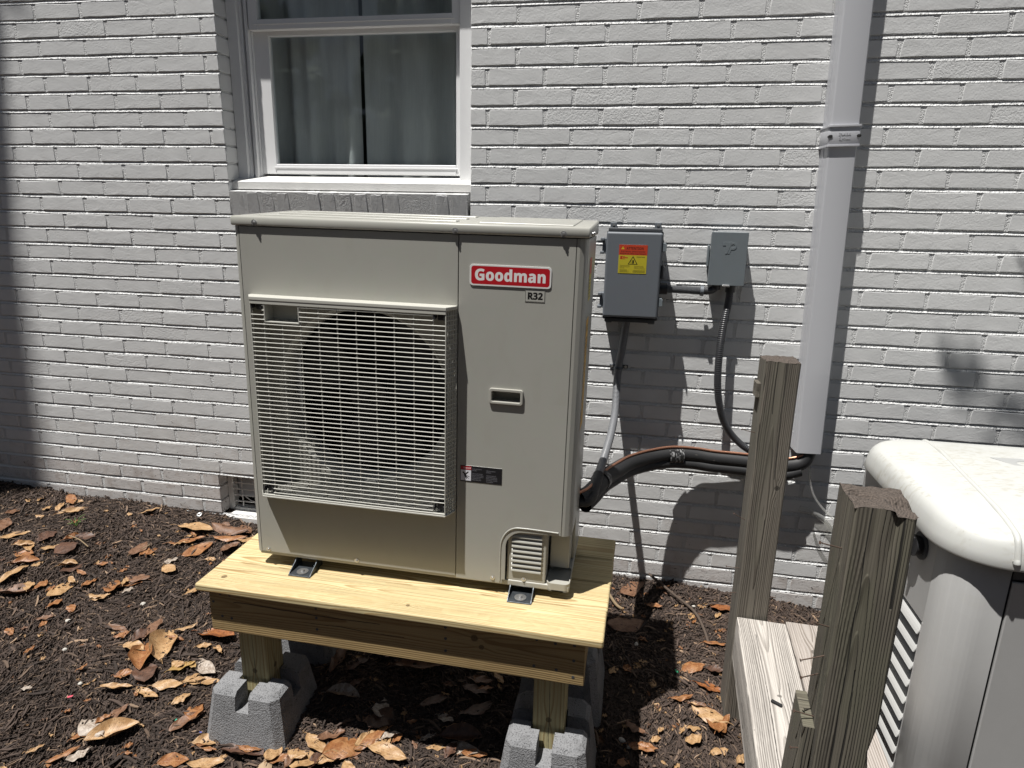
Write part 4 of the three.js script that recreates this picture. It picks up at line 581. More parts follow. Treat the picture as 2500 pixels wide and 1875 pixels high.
// ---------------------------------------------------------------- standby generator
{
  const X0 = 1.09, Z1 = 1.09, t = thing('generator', 'grey generator with a domed white lid and side louvers, cut by the right edge', 'generator', [X0, 0.075, Z1], 0.0);
  const outline = (x0, x1, z0, z1, r, n = 14) => { const o = []; for (const [cx, cz, a0] of [[x0 + r, z1 - r, Math.PI / 2], [x0 + r, z0 + r, Math.PI], [x1 - r, z0 + r, 1.5 * Math.PI], [x1 - r, z1 - r, 2 * Math.PI]]) for (let i = 0; i < n; i++) { const a = a0 + Math.PI / 2 * i / (n - 1); o.push([cx + r * Math.cos(a), cz + r * Math.sin(a)]); } return o; };
  const lidRing = (ins, y) => outline(-0.031 + ins, 1.22 - ins, -0.64 + ins, 0.036 - ins, Math.max(0.05, 0.135 - ins * 0.4)).map(([x, z]) => [x, y, z]);
  const prof = [[0.012, 0.700], [0.002, 0.696], [0, 0.702], [0.003, 0.722], [0.007, 0.740], [0.012, 0.752], [0.020, 0.762], [0.034, 0.769], [0.075, 0.7755], [0.14, 0.781], [0.20, 0.786], [0.27, 0.789]];
  const rings = prof.map(([a, y]) => lidRing(a, y)); const lid = mesh('lid', metreUV(loft(rings, null, [0.59, 0.790, -0.30], 0.9), 'x', 0.9, 0.45), M.whitePlastic, t);
  // moulded ridge over the lid, from the back edge over the crown and down the front
  const lidY = (x, z) => { const d = Math.min(x + 0.031, 1.22 - x, z + 0.64, 0.036 - z); for (let i = 3; i < prof.length; i++) if (d <= prof[i][0]) { const u = (d - prof[i - 1][0]) / (prof[i][0] - prof[i - 1][0]); return mix(prof[i - 1][1], prof[i][1], u); } return 0.79; };
  const rp = []; for (let i = 0; i <= 40; i++) { const z = -0.632 + 0.666 * i / 40, x = 0.155 - 0.062 * (i / 40); rp.push([x, lidY(x, z) - 0.0035, z]); } rp.push([0.092, 0.72, 0.0325], [0.091, 0.703, 0.026]);
  mesh('moulded_ridge', tube(rp, 0.0075, 120, 10), M.whitePlastic, lid);
  { const s = new THREE.Shape(); [[0, 0], [0.075, -0.006], [0.125, 0.03], [0.135, 0.085], [0.085, 0.085], [0.08, 0.079], [0.072, 0.083], [0.05, 0.08]].forEach(([x, y], i) => i ? s.lineTo(x, y) : s.moveTo(x, y)); s.closePath(); const h = new THREE.Path(); h.absellipse(0.073, 0.035, 0.026, 0.019, 0, Math.PI * 2, true); s.holes.push(h);
    const e = mesh('emblem_plate', extr(s, 0.003, 0.0008, 14).rotateX(Math.PI / 2), M.emblem, lid); e.position.set(0.245, 0.7885, -0.435); }
  // body: hollow dark core, moulded corner panel, front panel, louvred side
  const core = outline(0.034, 1.19, -0.60, -0.010, 0.05).map(([x, z]) => [x, 0.0, z]); mesh('inner_frame', loft([core, core.map(([x, , z]) => [x, 0.70, z])], true, true, 0.5), M.boxDark, t);
  { const r = 0.07, s = new THREE.Shape(); s.moveTo(0.108, 0); s.lineTo(r, 0); s.absarc(r, r, r, -Math.PI / 2, -Math.PI, true); s.lineTo(0, 0.093); s.lineTo(0.006, 0.093); s.lineTo(0.006, r); s.absarc(r, r, r - 0.006, Math.PI, 1.5 * Math.PI, false); s.lineTo(0.108, 0.006); s.closePath();
    mesh('corner_panel', metreUV(toCreasedNormals(extr(s, 0.699, 0.001, 18).rotateX(-Math.PI / 2), 0.5), "y", 0.6, 0.6), M.genGrey, t); }
  mesh('front_panel', metreUV(rbx(0.1125, 1.2, 0.0, 0.655, -0.004, 0.004, 0.003), 'x', 0.6, 0.6), M.genGrey, t);
  mesh('front_strip', rbx(0.1125, 1.2, 0.658, 0.698, -0.008, -0.002, 0.002), M.boxDark, t);
  mesh('side_panel', [rbx(0.0, 0.006, 0.475, 0.699, -0.60, -0.0935, 0.001), rbx(0.0, 0.006, 0.0, 0.475, -0.60, -0.52, 0.001)].map(g => metreUV(g, 'z', 0.6, 0.6)), M.genGrey, t);
  for (let i = 0; i < 12; i++) {                                       // hooded louver blades, lit tops over dark openings
    const y = 0.455 - i * 0.0495, s = new THREE.Shape(); s.moveTo(0.014, y + 0.014); s.quadraticCurveTo(-0.004, y + 0.009, -0.012, y - 0.012); s.lineTo(-0.009, y - 0.014); s.quadraticCurveTo(-0.001, y + 0.003, 0.014, y + 0.008); s.closePath();
    if (y > -0.05) mesh('louver', extr(s, 0.425, 0.001, 6).translate(0.004, 0, -0.52), M.slat, t);
  }
  mesh('side_edge', [rbx(-0.001, 0.006, 0.0, 0.475, -0.0965, -0.0925, 0.001)], M.genGrey, t);
  { const k = new THREE.Group(); k.name = 'latch'; k.position.set(-0.002, 0.640, -0.165); t.add(k); mesh('escutcheon', [cyl(0.034, 0.006, 0, 0, 0, 'x', 28)], M.boxDark, k); mesh('knob', [cyl(0.027, 0.02, -0.010, 0, 0, 'x', 28, 0.022), rbx(-0.03, -0.016, -0.022, 0.022, -0.006, 0.006, 0.003)], M.fitting, k); }
  const pad = tag(mesh('generator_pad', metreUV(rbx(1.055, 2.4, -0.25, 0.0735, 0.44, 1.13, 0.008), 'x', 0.5, 0.5), M.sillPaint), 'low pale pad under the generator, barely seen behind the front post', 'pad');
}

// ---------------------------------------------------------------- mulch
{
  const r = rng(77), grp = new THREE.Group(); grp.name = numbered('mulch'); scene.add(grp); tag(grp, 'dark brown shredded bark mulch covering the ground', 'mulch'); grp.userData.kind = 'stuff';
  const strip = (L, w, h, seed) => { const q = rng(seed), n = 4, rings = []; for (let i = 0; i <= n; i++) { const u = i / n - 0.5, ww = w * (1 - 1.7 * u * u) * (0.8 + 0.4 * q()), y = h * 1.6 * Math.cos(u * 2.4) * (0.6 + q()), z = (q() - 0.5) * w * 0.8; rings.push([[L * u, y - h / 2, z - ww / 2], [L * u, y + h / 2, z - ww / 3], [L * u, y + h / 2, z + ww / 2], [L * u, y - h / 2, z + ww / 3]]); } return loft(rings, true, true, 0); };
  const mat = std({ color: 0xffffff, roughness: 0.9 }), kinds = [[strip(0.028, 0.0028, 0.0018, 1), 34000], [strip(0.018, 0.0038, 0.0022, 2), 36000], [strip(0.040, 0.0017, 0.0013, 3), 26000], [strip(0.011, 0.0048, 0.0026, 4), 36000], [strip(0.055, 0.0065, 0.003, 5), 5200]];
  const mt = new THREE.Matrix4(), e = new THREE.Euler(), q = new THREE.Quaternion(), s = V(1, 1, 1), c = new THREE.Color();
  for (const [g, n] of kinds) {
    const im = new THREE.InstancedMesh(g, mat, n); im.name = 'bark_strips'; im.castShadow = im.receiveShadow = true; im.userData.kind = 'stuff';
    for (let i = 0; i < n; i++) {
      let x, z; do { x = -3.4 + r() * 5.4; z = r() * 1.75; } while (x < -1.0 - 0.9 * (1.75 - z) - 1.2 || (x > 0.95 && z > 0.35 && r() < 0.9));
      const bare = sm(0.55, 0.72, fbm(x * 3 + 4, z * 3 + 9, 411, 3)) * (x > 0.25 ? 1 : x > -0.9 && z > 0.5 ? 0.8 : 0.25); if (r() < bare * 0.75) { z = z * 0.6; }
      const flow = Math.PI * 2 * fbm(x * 1.6 + 30, z * 1.6 + 60, 421, 2) + (r() - 0.5) * 2.2;
      mt.compose(V(x, gy(x, z) + r() * r() * 0.013 - 0.001, z), q.setFromEuler(e.set((r() - 0.5) * 0.9, flow, (r() - 0.5) * 0.55, 'YXZ')), s.setScalar(0.6 + r() * 0.8));
      im.setMatrixAt(i, mt); const v = r(), k = (0.5 + r() * 0.9) * (0.7 + 0.75 * fbm(x * 4 + 11, z * 4 + 7, 431, 3));
      v > 0.965 ? c.setRGB(0.19 * k, 0.13 * k, 0.086 * k) : v > 0.82 ? c.setRGB(0.10 * k, 0.068 * k, 0.048 * k) : c.setRGB(0.045 * k, 0.0305 * k, 0.0235 * k); im.setColorAt(i, c);
    }
    grp.add(im);
  }
}

// ---------------------------------------------------------------- fallen leaves
const leafMats = {};
for (const [k, a, b, s] of [['t', [0.38, 0.24, 0.118], [0.29, 0.168, 0.075], 1], ['o', [0.265, 0.125, 0.048], [0.19, 0.072, 0.022], 2], ['b', [0.165, 0.085, 0.046], [0.12, 0.058, 0.03], 3], ['d', [0.095, 0.045, 0.026], [0.062, 0.03, 0.018], 4], ['y', [0.36, 0.235, 0.08], [0.28, 0.16, 0.05], 5], ['r', [0.24, 0.085, 0.022], [0.15, 0.05, 0.015], 6], ['w', [0.36, 0.31, 0.26], [0.24, 0.19, 0.15], 7]]) {
  const vein = (i, j) => { const u = i / 256, v = Math.abs(j / 128 - 0.5) * 2, m = 1 - sm(0.015, 0.05, v), ph = (u * 9 + 0 - v * 1.5), f = ph - Math.floor(ph), l = (1 - sm(0.02, 0.1, Math.min(f, 1 - f))) * (1 - sm(0.75, 1, v)); return Math.max(m, l * 0.55); };
  leafMats[k] = std({ map: tex(256, 128, (i, j) => { const n = fbm(i / 22, j / 22, s * 13, 4), sp = fbm(i / 7, j / 7, s * 17, 3); let c = mix3(a, b, sm(0.35, 0.65, n)); c = mix3(c, b.map(e => e * 0.45), sm(0.62, 0.74, sp) * 0.7); return mix3(c, a.map(e => e * 1.15), vein(i, j) * 0.5); }, true), bumpMap: tex(256, 128, (i, j) => 0.4 + 0.3 * vein(i, j) + 0.3 * fbm(i / 12, j / 12, s, 3), false), bumpScale: 0.0014, roughness: k === 'd' || k === 'b' ? 0.55 : 0.5, side: THREE.DoubleSide });
}
function leafGeo(L, ratio, seed) {
  const r = rng(seed), n = 14, m = 8, W = L * ratio, p = [], uv = [], ix = [], tw = (r() - 0.5) * 0.9, cl = (r() < 0.3 ? 0.3 + r() * 0.7 : 0.05 + r() * 0.3) * (r() < 0.7 ? 1 : -0.7), bow = (r() - 0.4) * 0.55, ph = r() * 9, torn = r() < 0.35;
  for (let i = 0; i <= n; i++) {
    const u = i / n, wd = W * Math.pow(Math.sin(Math.PI * Math.pow(u, 0.82 + 0.25 * ratio)), 0.75) * (1 + 0.07 * Math.sin(u * 13 + ph)) + 0.0006;
    for (let j = 0; j <= m; j++) {
      let v = j / m * 2 - 1; if (torn && v > 0.3) v = 0.3 + (v - 0.3) * (0.25 + 0.75 * vn(u * 7 + ph, 2, seed)); const h = wd / 2 * v;
      const y = Math.abs(h) * Math.abs(v) * cl * 0.9 + L * bow * 0.22 * (4 * (u - 0.5) * (u - 0.5)) + 0.0028 * Math.sin(u * 15 + v * 4 + ph) * Math.abs(v), tz = tw * (u - 0.5) * 1.2;
      p.push(L * (u - 0.5), y * Math.cos(tz) + h * Math.sin(tz), h * Math.cos(tz) + L * 0.05 * Math.sin(u * 3 + ph)); uv.push(u, j / m);
    }
  }
  for (let i = 0; i < n; i++) for (let j = 0; j < m; j++) { if (torn && hash(i, j, seed) < 0.03) continue; const a = i * (m + 1) + j; ix.push(a, a + m + 1, a + 1, a + 1, a + m + 1, a + m + 2); }
  const g = new THREE.BufferGeometry(); g.setAttribute('position', new THREE.Float32BufferAttribute(p, 3)); g.setAttribute('uv', new THREE.Float32BufferAttribute(uv, 2)); g.setIndex(ix); g.computeVertexNormals();
  g.computeBoundingBox(); return g.translate(0, -g.boundingBox.min.y * 0.55, 0);
}
// where each lies: x, z, heading, length, width to length, tone
const LEAVES = [
  [-2.115,.133,.68,.137,.25,'t'], [-2.173,.107,1.17,.049,.6,'b'], [-2.211,.064,-.53,.09,.5,'o'], [-1.786,.06,1.03,.081,.3,'t'], [-2.378,.21,1.05,.063,.5,'b'], [-2.336,.296,2.04,.102,.6,'b'], 
  [-2.207,.365,.99,.107,.35,'t'], [-2.159,.397,1.55,.04,.5,'o'], [-2.068,.344,1.52,.09,.7,'d'], [-1.997,.401,1.01,.068,.35,'t'], [-1.93,.386,-.6,.119,.9,'d'], [-1.964,.318,.97,.07,.4,'o'], 
  [-1.505,.133,.04,.171,.35,'t'], [-1.486,.215,.53,.139,.3,'o'], [-1.402,.261,.92,.122,.5,'o'], [-1.633,.332,1.61,.1,.45,'b'], [-1.606,.328,1.76,.069,.5,'o'], [-1.572,.329,1.7,.069,.35,'o'], 
  [-1.994,.583,1.52,.117,.35,'t'], [-1.844,.606,1.63,.06,.7,'o'], [-1.789,.616,1.49,.036,.5,'o'], [-1.75,.6,1.38,.126,.5,'t'], [-1.672,.553,1.46,.064,.5,'o'], [-1.536,.529,.47,.116,.2,'o'], 
  [-1.43,.414,-.62,.084,.5,'t'], [-1.572,.61,.89,.059,.4,'t'], [-1.595,.465,.91,.032,.4,'o'], [-1.755,.503,-.42,.055,.3,'o'], [-2.117,.514,1.53,.025,.6,'d'], [-1.244,.507,.89,.069,.4,'t'], 
  [-1.352,.098,.0,.218,.35,'b'], [-1.313,.159,.12,.137,.15,'o'], [-1.269,.228,1.26,.085,.7,'b'], [-1.679,.756,.7,.052,.4,'b'], [-1.665,.772,1.61,.043,.5,'o'], [-1.377,.754,-.26,.085,.3,'b'], 
  [-1.599,.901,1.67,.042,.25,'o'], [-1.263,.818,.02,.079,.55,'t'], [-1.278,.762,1.3,.065,.6,'d'], [-1.174,.778,2.14,.154,.55,'t'], [-1.155,.743,.02,.062,.25,'o'], 
  [-1.146,.693,.63,.07,.3,'t'], [-1.232,.857,.99,.035,.35,'t'], [-1.048,.855,.76,.077,.5,'y'], [-1.216,.922,.37,.054,.6,'o'], [-1.154,.906,-.9,.102,.85,'d'], [-1.097,.964,-.08,.083,.35,'t'], 
  [-1.049,.929,.23,.092,.4,'t'], [-.999,.879,1.22,.055,.4,'t'], [-.985,.885,.52,.065,.3,'t'], [-1.198,.973,.35,.092,.2,'t'], [-1.131,1.055,1.4,.08,.4,'b'], [-1.175,1.13,.95,.071,.4,'o'], 
  [-1.096,1.113,.56,.135,.42,'t'], [-1.265,1.214,.78,.045,.25,'t'], [-1.183,1.205,.83,.082,.25,'o'], [-1.027,1.134,.89,.025,.5,'o'], [-1.017,1.157,.31,.033,.35,'o'], 
  [-.87,1.148,.48,.079,.75,'o'], [-.918,1.021,.83,.11,.3,'b'], [-1.28,1.084,.39,.021,.5,'o'], [-1.361,.934,1.17,.034,.5,'o'], [-1.476,1.035,.23,.035,.4,'w'], [-1.031,.696,-.05,.136,.45,'r'], 
  [-1.028,.836,-.3,.037,.5,'y'], [-1.04,.749,.52,.047,.4,'t'], [-.952,.881,.42,.095,.35,'t'], [-.805,1.087,.07,.065,.25,'o'], [-.694,1.074,-.12,.128,.55,'d'], [-.674,1.065,.0,.067,.3,'o'], 
  [-.775,1.131,.46,.095,.4,'t'], [-.527,1.054,-.26,.062,.5,'t'], [-.456,.975,.7,.077,.5,'b'], [-.487,1.007,-.53,.094,.4,'t'], [-.395,1.004,.77,.131,.5,'o'], [-.27,1.001,-.08,.127,.35,'t'], 
  [-.255,.942,1.05,.041,.5,'o'], [-.282,.946,.65,.06,.4,'w'], [-.574,1.079,.53,.062,.4,'o'], [-.425,1.05,.61,.072,.5,'t'], [-.49,.704,.63,.089,.5,'d'], [-.456,.783,.9,.042,.5,'d'], 
  [-.274,.665,.23,.166,.3,'b'], [-.407,.638,.23,.079,.4,'b'], [-.188,.783,.69,.097,.4,'d'], [-.331,.893,1.26,.095,.6,'d'], [-.046,.788,.63,.107,.5,'d'], [-.135,.831,-.22,.056,.5,'w'], 
  [-.068,.886,.22,.124,.4,'d'], [-.16,.715,-.18,.033,.5,'b'], [-.07,.704,.0,.089,.4,'d'], [-.065,.655,-.03,.08,.4,'b'], [-.054,.93,.06,.099,.4,'w'], [-.015,.941,.22,.075,.3,'o'], 
  [.438,.077,.65,.118,.6,'b'], [.414,.274,.53,.14,.5,'b'], [.525,.161,-.15,.058,.4,'o'], [.794,.116,-.07,.09,.35,'r'], [.77,.155,.98,.039,.4,'t'], [.755,.305,.13,.097,.2,'o'], 
  [.659,.435,.54,.086,.5,'o'], [.731,.431,-.06,.06,.5,'d'], [.707,.508,-.28,.093,.45,'r'], [.612,.579,.28,.074,.2,'o'], [.659,.602,-.19,.057,.35,'b'], [.703,.652,-1.35,.11,.5,'o'], 
  [.734,.668,.9,.079,.5,'o'], [.523,.759,.43,.033,.6,'t'], [.716,.753,.46,.055,.5,'t'], [.496,.799,-.12,.06,.4,'o'], [.475,.811,-.21,.079,.35,'o'], [.432,.857,.47,.052,.5,'o'], 
  [.54,.721,.91,.028,.5,'t'], [.776,.773,.92,.04,.5,'t'], 
];
{
  const tone = { t: 'tan', o: 'orange-brown', b: 'brown', d: 'dark brown', y: 'yellow-tan', r: 'rust-coloured', w: 'pale grey-tan' };
  const stalk = (L) => tube([[-L * 0.48, 0.004, 0], [-L * 0.56, 0.005, 0.002], [-L * 0.63, 0.002, 0.004]], 0.0011, 8, 5);
  const more = rng(4242), all = LEAVES.slice();                       // neighbours lying partly over or under the larger leaves
  for (let i = 0; i < 78; i++) { const [x, z, , L] = LEAVES[Math.floor(more() * LEAVES.length)], a = more() * 6.28, d = 0.03 + more() * 0.10, X = x + Math.cos(a) * d, Z = Math.max(0.03, z + Math.sin(a) * d); if (X > 0.70 || (X > -0.83 && X < -0.58 && Z > 0.75 && Z < 1.06)) continue; all.push([X, Z, more() * 6.28, 0.045 + 0.09 * more() * more(), 0.3 + 0.35 * more(), 'ttobtotbdw'[Math.floor(more() * 10)]]); }
  const fallen = []; all.forEach(([x, z, yaw, L, ratio, k], i) => {
    L = Math.min(0.185, L * 1.1); const rt = Math.min(0.66, Math.max(0.28, ratio * 1.08)), g = leafGeo(L, rt, 900 + i), r = rng(1200 + i);
    const size = L > 0.115 ? 'large' : L > 0.06 ? 'medium' : 'small', form = ratio <= 0.3 ? 'narrow' : ratio >= 0.6 ? 'broad' : 'oval';
    const zone = x > 0.3 ? (z < 0.35 ? 'by the wall behind the platform corner' : z < 0.8 ? 'between the platform and the posts' : 'right of the front right block') : z > 1.0 && x > -0.62 ? 'on soil in front of the platform' : x > -0.7 && z > 0.2 ? 'in shade under the platform' : z < 0.35 ? 'along the wall left of the heat pump' : z < 0.8 ? 'on mulch left of the platform' : x > -1.05 ? 'against the front left block' : 'on mulch at the lower left';
    const t = thing('fallen_leaf', size + ' ' + form + ' ' + tone[k] + ' leaf ' + zone, 'leaf', [x, gy(x, z) + 0.010 + 0.010 * r(), z], yaw, 'dry leaves fallen on the ground'); fallen.push(t);
    const b = mesh('blade', g, leafMats[k], t); b.rotation.set((r() - 0.5) * 0.4, 0, (r() - 0.5) * 0.24); mesh('stalk', stalk(L), leafMats[k], t);
  });
  rank(fallen);
  // crumbled bits of leaf
  const r = rng(5), bits = {}; for (const k of ['t', 'o', 'b']) bits[k] = [];
  for (let i = 0; i < 620; i++) { const k = 'ttob'[Math.floor(r() * 4)], x = r() < 0.45 ? 0.25 + r() * 0.6 : -2.4 + r() * 2.5, z = 0.05 + r() * 1.4, g = leafGeo(0.012 + 0.042 * r() * r(), 0.3 + r() * 0.4, 3000 + i); g.rotateX((r() - 0.5) * 0.8).rotateY(r() * 6.3).translate(x, gy(x, z) + 0.008, z); bits[k].push(g.toNonIndexed()); }
  const grp = new THREE.Group(); grp.name = numbered('leaf_crumbs'); scene.add(grp); tag(grp, 'small broken bits of dry leaf scattered over the mulch', 'leaf litter'); grp.userData.kind = 'stuff';
  for (const k in bits) { const m = mesh('crumbs', mergeGeometries(bits[k]), leafMats[k], grp); m.userData.kind = 'stuff'; }
}

// ---------------------------------------------------------------- small things on the ground
{
  const g = (x, z) => [x, gy(x, z) + 0.008, z];
  const w = tag(mesh('washer', new THREE.TorusGeometry(0.009, 0.004, 8, 20).scale(1, 1, 0.35).rotateX(-1.2), M.steel), 'small steel washer lying on the mulch near the wall vent', 'washer'); w.position.set(...g(-1.54, 0.05)); w.position.y += 0.012;
  const green = std({ color: R3(0.10, 0.19, 0.04), roughness: 0.6, side: THREE.DoubleSide }), t = thing('weed', 'tiny green grass sprig growing in the mulch by the wall on the left', 'weed', g(-2.03, 0.23));
  for (let i = 0; i < 7; i++) { const a = i * 0.9 + 0.3, L = 0.03 + 0.02 * hash(i, 1, 2); mesh('grass_blade', tube([[0, 0, 0], [Math.cos(a) * L * 0.5, L * 0.7, Math.sin(a) * L * 0.5], [Math.cos(a) * L, L * 0.75, Math.sin(a) * L]], 0.0012, 8, 5), green, t); }
  const stone = (x, z, r, c, label, group) => { const q = rng(Math.floor(x * 1000 + 9999)), ge = new THREE.IcosahedronGeometry(r, 1), p = ge.attributes.position; for (let i = 0; i < p.count; i++) { const v = V(p.getX(i), p.getY(i), p.getZ(i)), k = 0.8 + 0.4 * vn(v.x / r * 2 + 5, v.y / r * 2 + v.z / r * 3 + 9, Math.floor(x * 50)); p.setXYZ(i, v.x * k * 1.3, v.y * k * 0.7, v.z * k); } ge.computeVertexNormals(); const m = tag(mesh('pebble', ge, std({ color: R3(...c), roughness: 0.85 })), label, 'pebble', group); m.position.set(...g(x, z)); m.rotation.y = q() * 6; return m; };
  const pb = [], W = [0.42, 0.40, 0.36], T = [0.33, 0.24, 0.15];
  stone(0.085, 1.10, 0.019, [0.4, 0.34, 0.27], 'pale rounded stone on the soil beside the front right block');
  stone(-0.60, 1.115, 0.026, T, 'rough tan stone among leaves by the front left block');
  for (const [x, z] of [[-1.60, 0.74], [-1.74, 0.92], [-1.50, 0.86], [-1.26, 0.70], [-1.40, 0.6], [0.46, 0.36], [0.42, 0.78], [0.44, 0.80], [0.68, 0.12], [0.38, 0.30], [0.60, 0.86], [-1.05, 0.66], [-1.33, 0.98]]) pb.push(stone(x, z, 0.005 + 0.004 * hash(Math.floor(x * 100), Math.floor(z * 100), 3), W, x > 0 ? 'tiny white pebble on the bed between platform and posts' : 'tiny white pebble on the mulch left of the platform', x > 0 ? 'white pebbles right of the platform' : 'white pebbles left of the platform')); rank(pb);
  const bit = (x, z, c, label) => { const m = tag(mesh('plastic_scrap', rbx(-0.008, 0.008, -0.002, 0.002, -0.0035, 0.0035, 0.001), std({ color: R3(...c), roughness: 0.4 })), label, 'litter'); m.position.set(...g(x, z)); m.rotation.set(0.3, x * 40, 0.2); };
  bit(-0.86, 1.04, [0.03, 0.05, 0.32], 'small blue plastic scrap on the mulch beside the front left block'); bit(-0.95, 1.02, [0.03, 0.3, 0.2], 'small green plastic scrap on the mulch left of the front left block'); bit(-1.32, 1.03, [0.5, 0.05, 0.09], 'small red plastic scrap on the mulch at the lower left'); bit(0.60, 0.46, [0.03, 0.28, 0.14], 'small green plastic scrap on the bed between platform and posts');
  const wn = thing('wire_nut', 'orange wire connector lying on the mulch by the weathered beam', 'wire connector', g(0.655, 0.93), 0.9); mesh('shell', cyl(0.006, 0.026, 0, 0.004, 0, 'x', 14, 0.0035), std({ color: R3(0.45, 0.09, 0.04), roughness: 0.5 }), wn); mesh('collar', cyl(0.0068, 0.006, -0.014, 0.004, 0, 'x', 14), std({ color: R3(0.38, 0.07, 0.035), roughness: 0.5 }), wn);
  const bark = std({ color: R3(0.075, 0.055, 0.042), roughness: 0.95 }), straw = std({ color: R3(0.2, 0.145, 0.085), roughness: 0.9 });
  const twig = (pts, r, m, label) => tag(mesh('twig', tube(pts.map(([x, z, h]) => [x, gy(x, z) + 0.008 + h, z]), r, 40, 7), m), label, 'twig');
  twig([[0.50, 0.04, 0.05], [0.60, 0.10, 0.02], [0.68, 0.16, 0.01], [0.71, 0.24, 0.006], [0.722, 0.30, 0.004]], 0.0055, bark, 'bent brown twig on the ground by the wall left of the back post');
  twig([[0.34, 0.14, 0.02], [0.38, 0.19, 0.015], [0.40, 0.20, 0.012]], 0.006, straw, 'short pale twig on the ground by the platform corner');
  twig([[-1.64, 0.38, 0.012], [-1.62, 0.34, 0.01], [-1.60, 0.30, 0.012]], 0.0028, straw, 'short pale twig among three leaves left of the platform');
  twig([[-1.97, 0.33, 0.022], [-1.90, 0.35, 0.02], [-1.84, 0.37, 0.016]], 0.0026, straw, 'pale twig lying across leaves by the wall on the left');
  twig([[-1.33, 0.84, 0.01], [-1.27, 0.83, 0.008], [-1.19, 0.82, 0.01]], 0.0022, bark, 'thin dark stalk lying across leaves left of the front left block');
  const ch = tag(mesh('bark_chip', rbx(-0.014, 0.014, -0.002, 0.003, -0.004, 0.004, 0.001), M.dark), 'black bark chip lying on the weathered beam', 'bark chip'); ch.position.set(0.792, 0.274, 1.0); ch.rotation.y = -0.6;
}

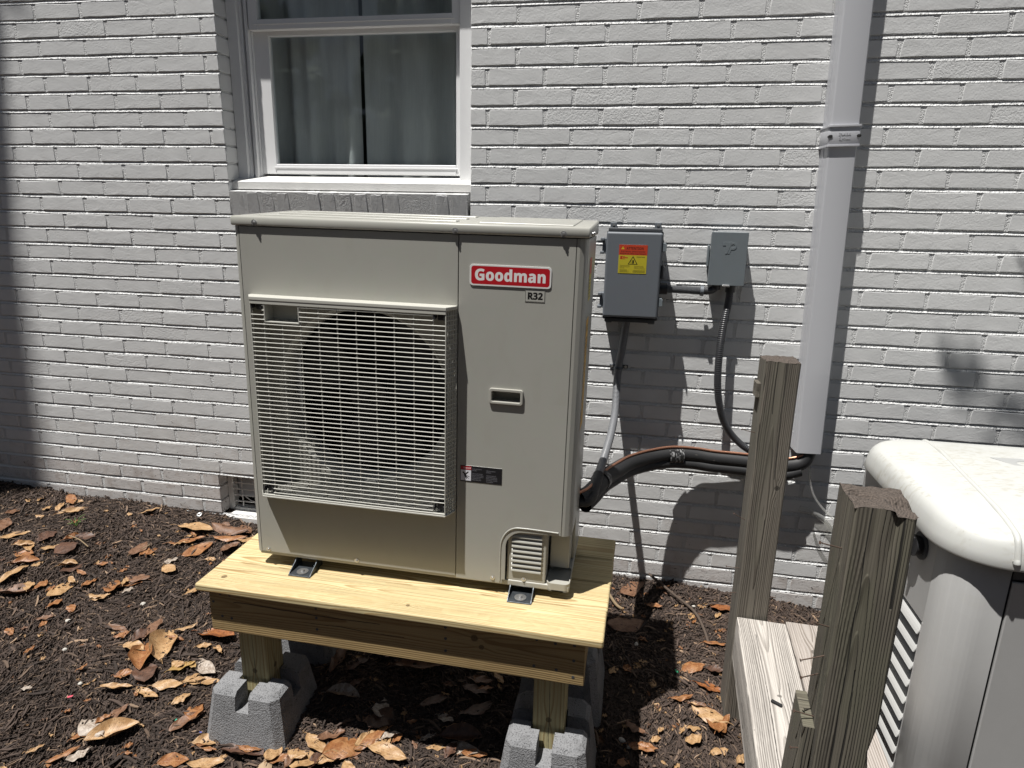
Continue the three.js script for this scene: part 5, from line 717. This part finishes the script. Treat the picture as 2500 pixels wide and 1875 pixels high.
// ---------------------------------------------------------------- trees outside the frame that shade and surround the place
{
  const bark = std({ map: tex(64, 256, (i, j) => { const k = 0.6 + 0.8 * fbm(i / 6, j / 20, 61, 3, 10, 12); return [0.12 * k, 0.10 * k, 0.085 * k]; }, true), roughness: 0.95 });
  const green = std({ color: R3(0.045, 0.085, 0.028), roughness: 0.45, side: THREE.DoubleSide }), dark = std({ color: R3(0.035, 0.062, 0.024), roughness: 0.7, side: THREE.DoubleSide });
  const oneLeaf = (L, W) => { const g = new THREE.BufferGeometry(), p = [0, 0, 0, L * 0.35, L * 0.04, W / 2, L * 0.35, L * 0.04, -W / 2, L * 0.75, L * 0.03, W * 0.4, L * 0.75, L * 0.03, -W * 0.4, L, -L * 0.04, 0]; g.setAttribute('position', new THREE.Float32BufferAttribute(p, 3)); g.setAttribute('uv', new THREE.Float32BufferAttribute(new Float32Array(12), 2)); g.setIndex([0, 1, 2, 1, 3, 2, 2, 3, 4, 3, 5, 4]); g.computeVertexNormals(); return g; };
  const crown = (par, geo, mat, clumps, seed, flat) => { const r = rng(seed), n = clumps.reduce((s, c) => s + c[4], 0), im = new THREE.InstancedMesh(geo, mat, n), m = new THREE.Matrix4(), q = new THREE.Quaternion(), e = new THREE.Euler(); let i = 0; for (const [x, y, z, R, k] of clumps) for (let a = 0; a < k; a++) { const d = V(r() - 0.5, r() - 0.5, r() - 0.5).normalize().multiplyScalar(R * Math.cbrt(r())); m.compose(V(x + d.x, y + d.y * 0.8, z + d.z), q.setFromEuler(flat && a < 12 && k < 12 ? e.set(1.57 + (r() - 0.5) * 0.5, (r() - 0.5) * 0.3, r() * 6.3, 'ZYX') : e.set(r() * 6.3, r() * 6.3, r() * 6.3, 'XYZ')), V(1, 1, 1).multiplyScalar(0.7 + 0.6 * r())); im.setMatrixAt(i++, m); } im.name = 'crown'; im.userData.kind = 'stuff'; im.castShadow = im.receiveShadow = true; par.add(im); };
  { const t = thing('magnolia_tree', 'tall magnolia trunk beyond the left edge, shading the left end of the wall', 'tree');
    mesh('trunk', loft([-0.5, 1, 3, 5, 7, 9, 10, 11, 12, 14, 18].map(y => { const r = 0.4 - 0.015 * y; return Array.from({ length: 18 }, (_, k) => [-5.03 + 0.075 * (y - 9.9) + r * Math.cos(k / 18 * 6.283), y, 2.4 + r * Math.sin(k / 18 * 6.283)]); }), null, true, 1), bark, t);
    mesh('branch', tube([[-5.1, 6.6, 2.4], [-4.4, 7.1, 1.9], [-3.36, 7.36, 1.2]], 0.022, 24, 7), bark, t); mesh('branch', tube([[-4.5, 17, 2.4], [-4.4, 18.6, 2.0], [-4.5, 20, 1.5]], 0.09, 20, 8), bark, t);
    crown(t, oneLeaf(0.17, 0.07), green, [[-3.36, 7.34, 1.2, 0.05, 10], [-4.5, 20, 1.4, 1.2, 1200], [-5.6, 21, 1.2, 1.3, 900]], 31, true); }
  { const t = thing('magnolia_tree', 'magnolia tree beyond the right edge, its leaves shading the wall by the duct', 'tree');
    mesh('trunk', tube([[3.4, -0.6, 2.2], [3.3, 1.5, 2.0], [3.1, 3.4, 1.7], [2.6, 4.6, 1.4]], 0.12, 30, 10), bark, t);
    mesh('branch', [tube([[3.1, 3.4, 1.7], [2.3, 3.6, 1.0], [1.7, 3.6, 0.6], [1.40, 3.4, 0.46]], 0.018, 30, 7), tube([[2.6, 4.6, 1.4], [1.6, 5.1, 1.2], [0.78, 5.1, 1.06]], 0.012, 30, 7)], bark, t);
    crown(t, oneLeaf(0.16, 0.07), green, [[1.225, 3.34, 0.42, 0.02, 2], [1.28, 2.95, 0.42, 0.03, 3], [1.36, 3.0, 0.43, 0.04, 2], [0.68, 5.06, 1.05, 0.05, 6], [0.77, 5.1, 1.05, 0.05, 5], [3.4, 5.4, 2.2, 0.9, 500]], 37, true); }
  const spots = [[-7, 9.5, 5.2], [-3.6, 10.5, 6], [-0.4, 9.8, 5.4], [2.8, 10.6, 6.2], [6.2, 9.4, 5.2], [9.5, 8.5, 5.6], [-10, 8, 5.6]], at = ['farthest left', 'second from the left', 'left of the middle', 'right of the middle', 'second from the right', 'at the right', 'nearest the house on the left'];
  spots.forEach(([x, z, h], i) => { const t = thing('garden_tree', 'dark leafy garden tree facing the wall behind the viewer, ' + at[i], 'tree', [x, -0.35, z]); mesh('trunk', cyl(0.22, h * 0.5, 0, h * 0.25, 0, 'y', 12, 0.14), bark, t); crown(t, oneLeaf(0.4, 0.22), dark, [[0, h * 0.62, 0, 1.9, 620], [-1.1, h * 0.42, 0.2, 1.4, 380], [1.2, h * 0.45, -0.1, 1.4, 380], [0.1, h * 0.25, -0.4, 1.4, 300], [0, h * 0.85, 0, 1.3, 260]], 51 + i); });
}

renderer.render(scene, camera);
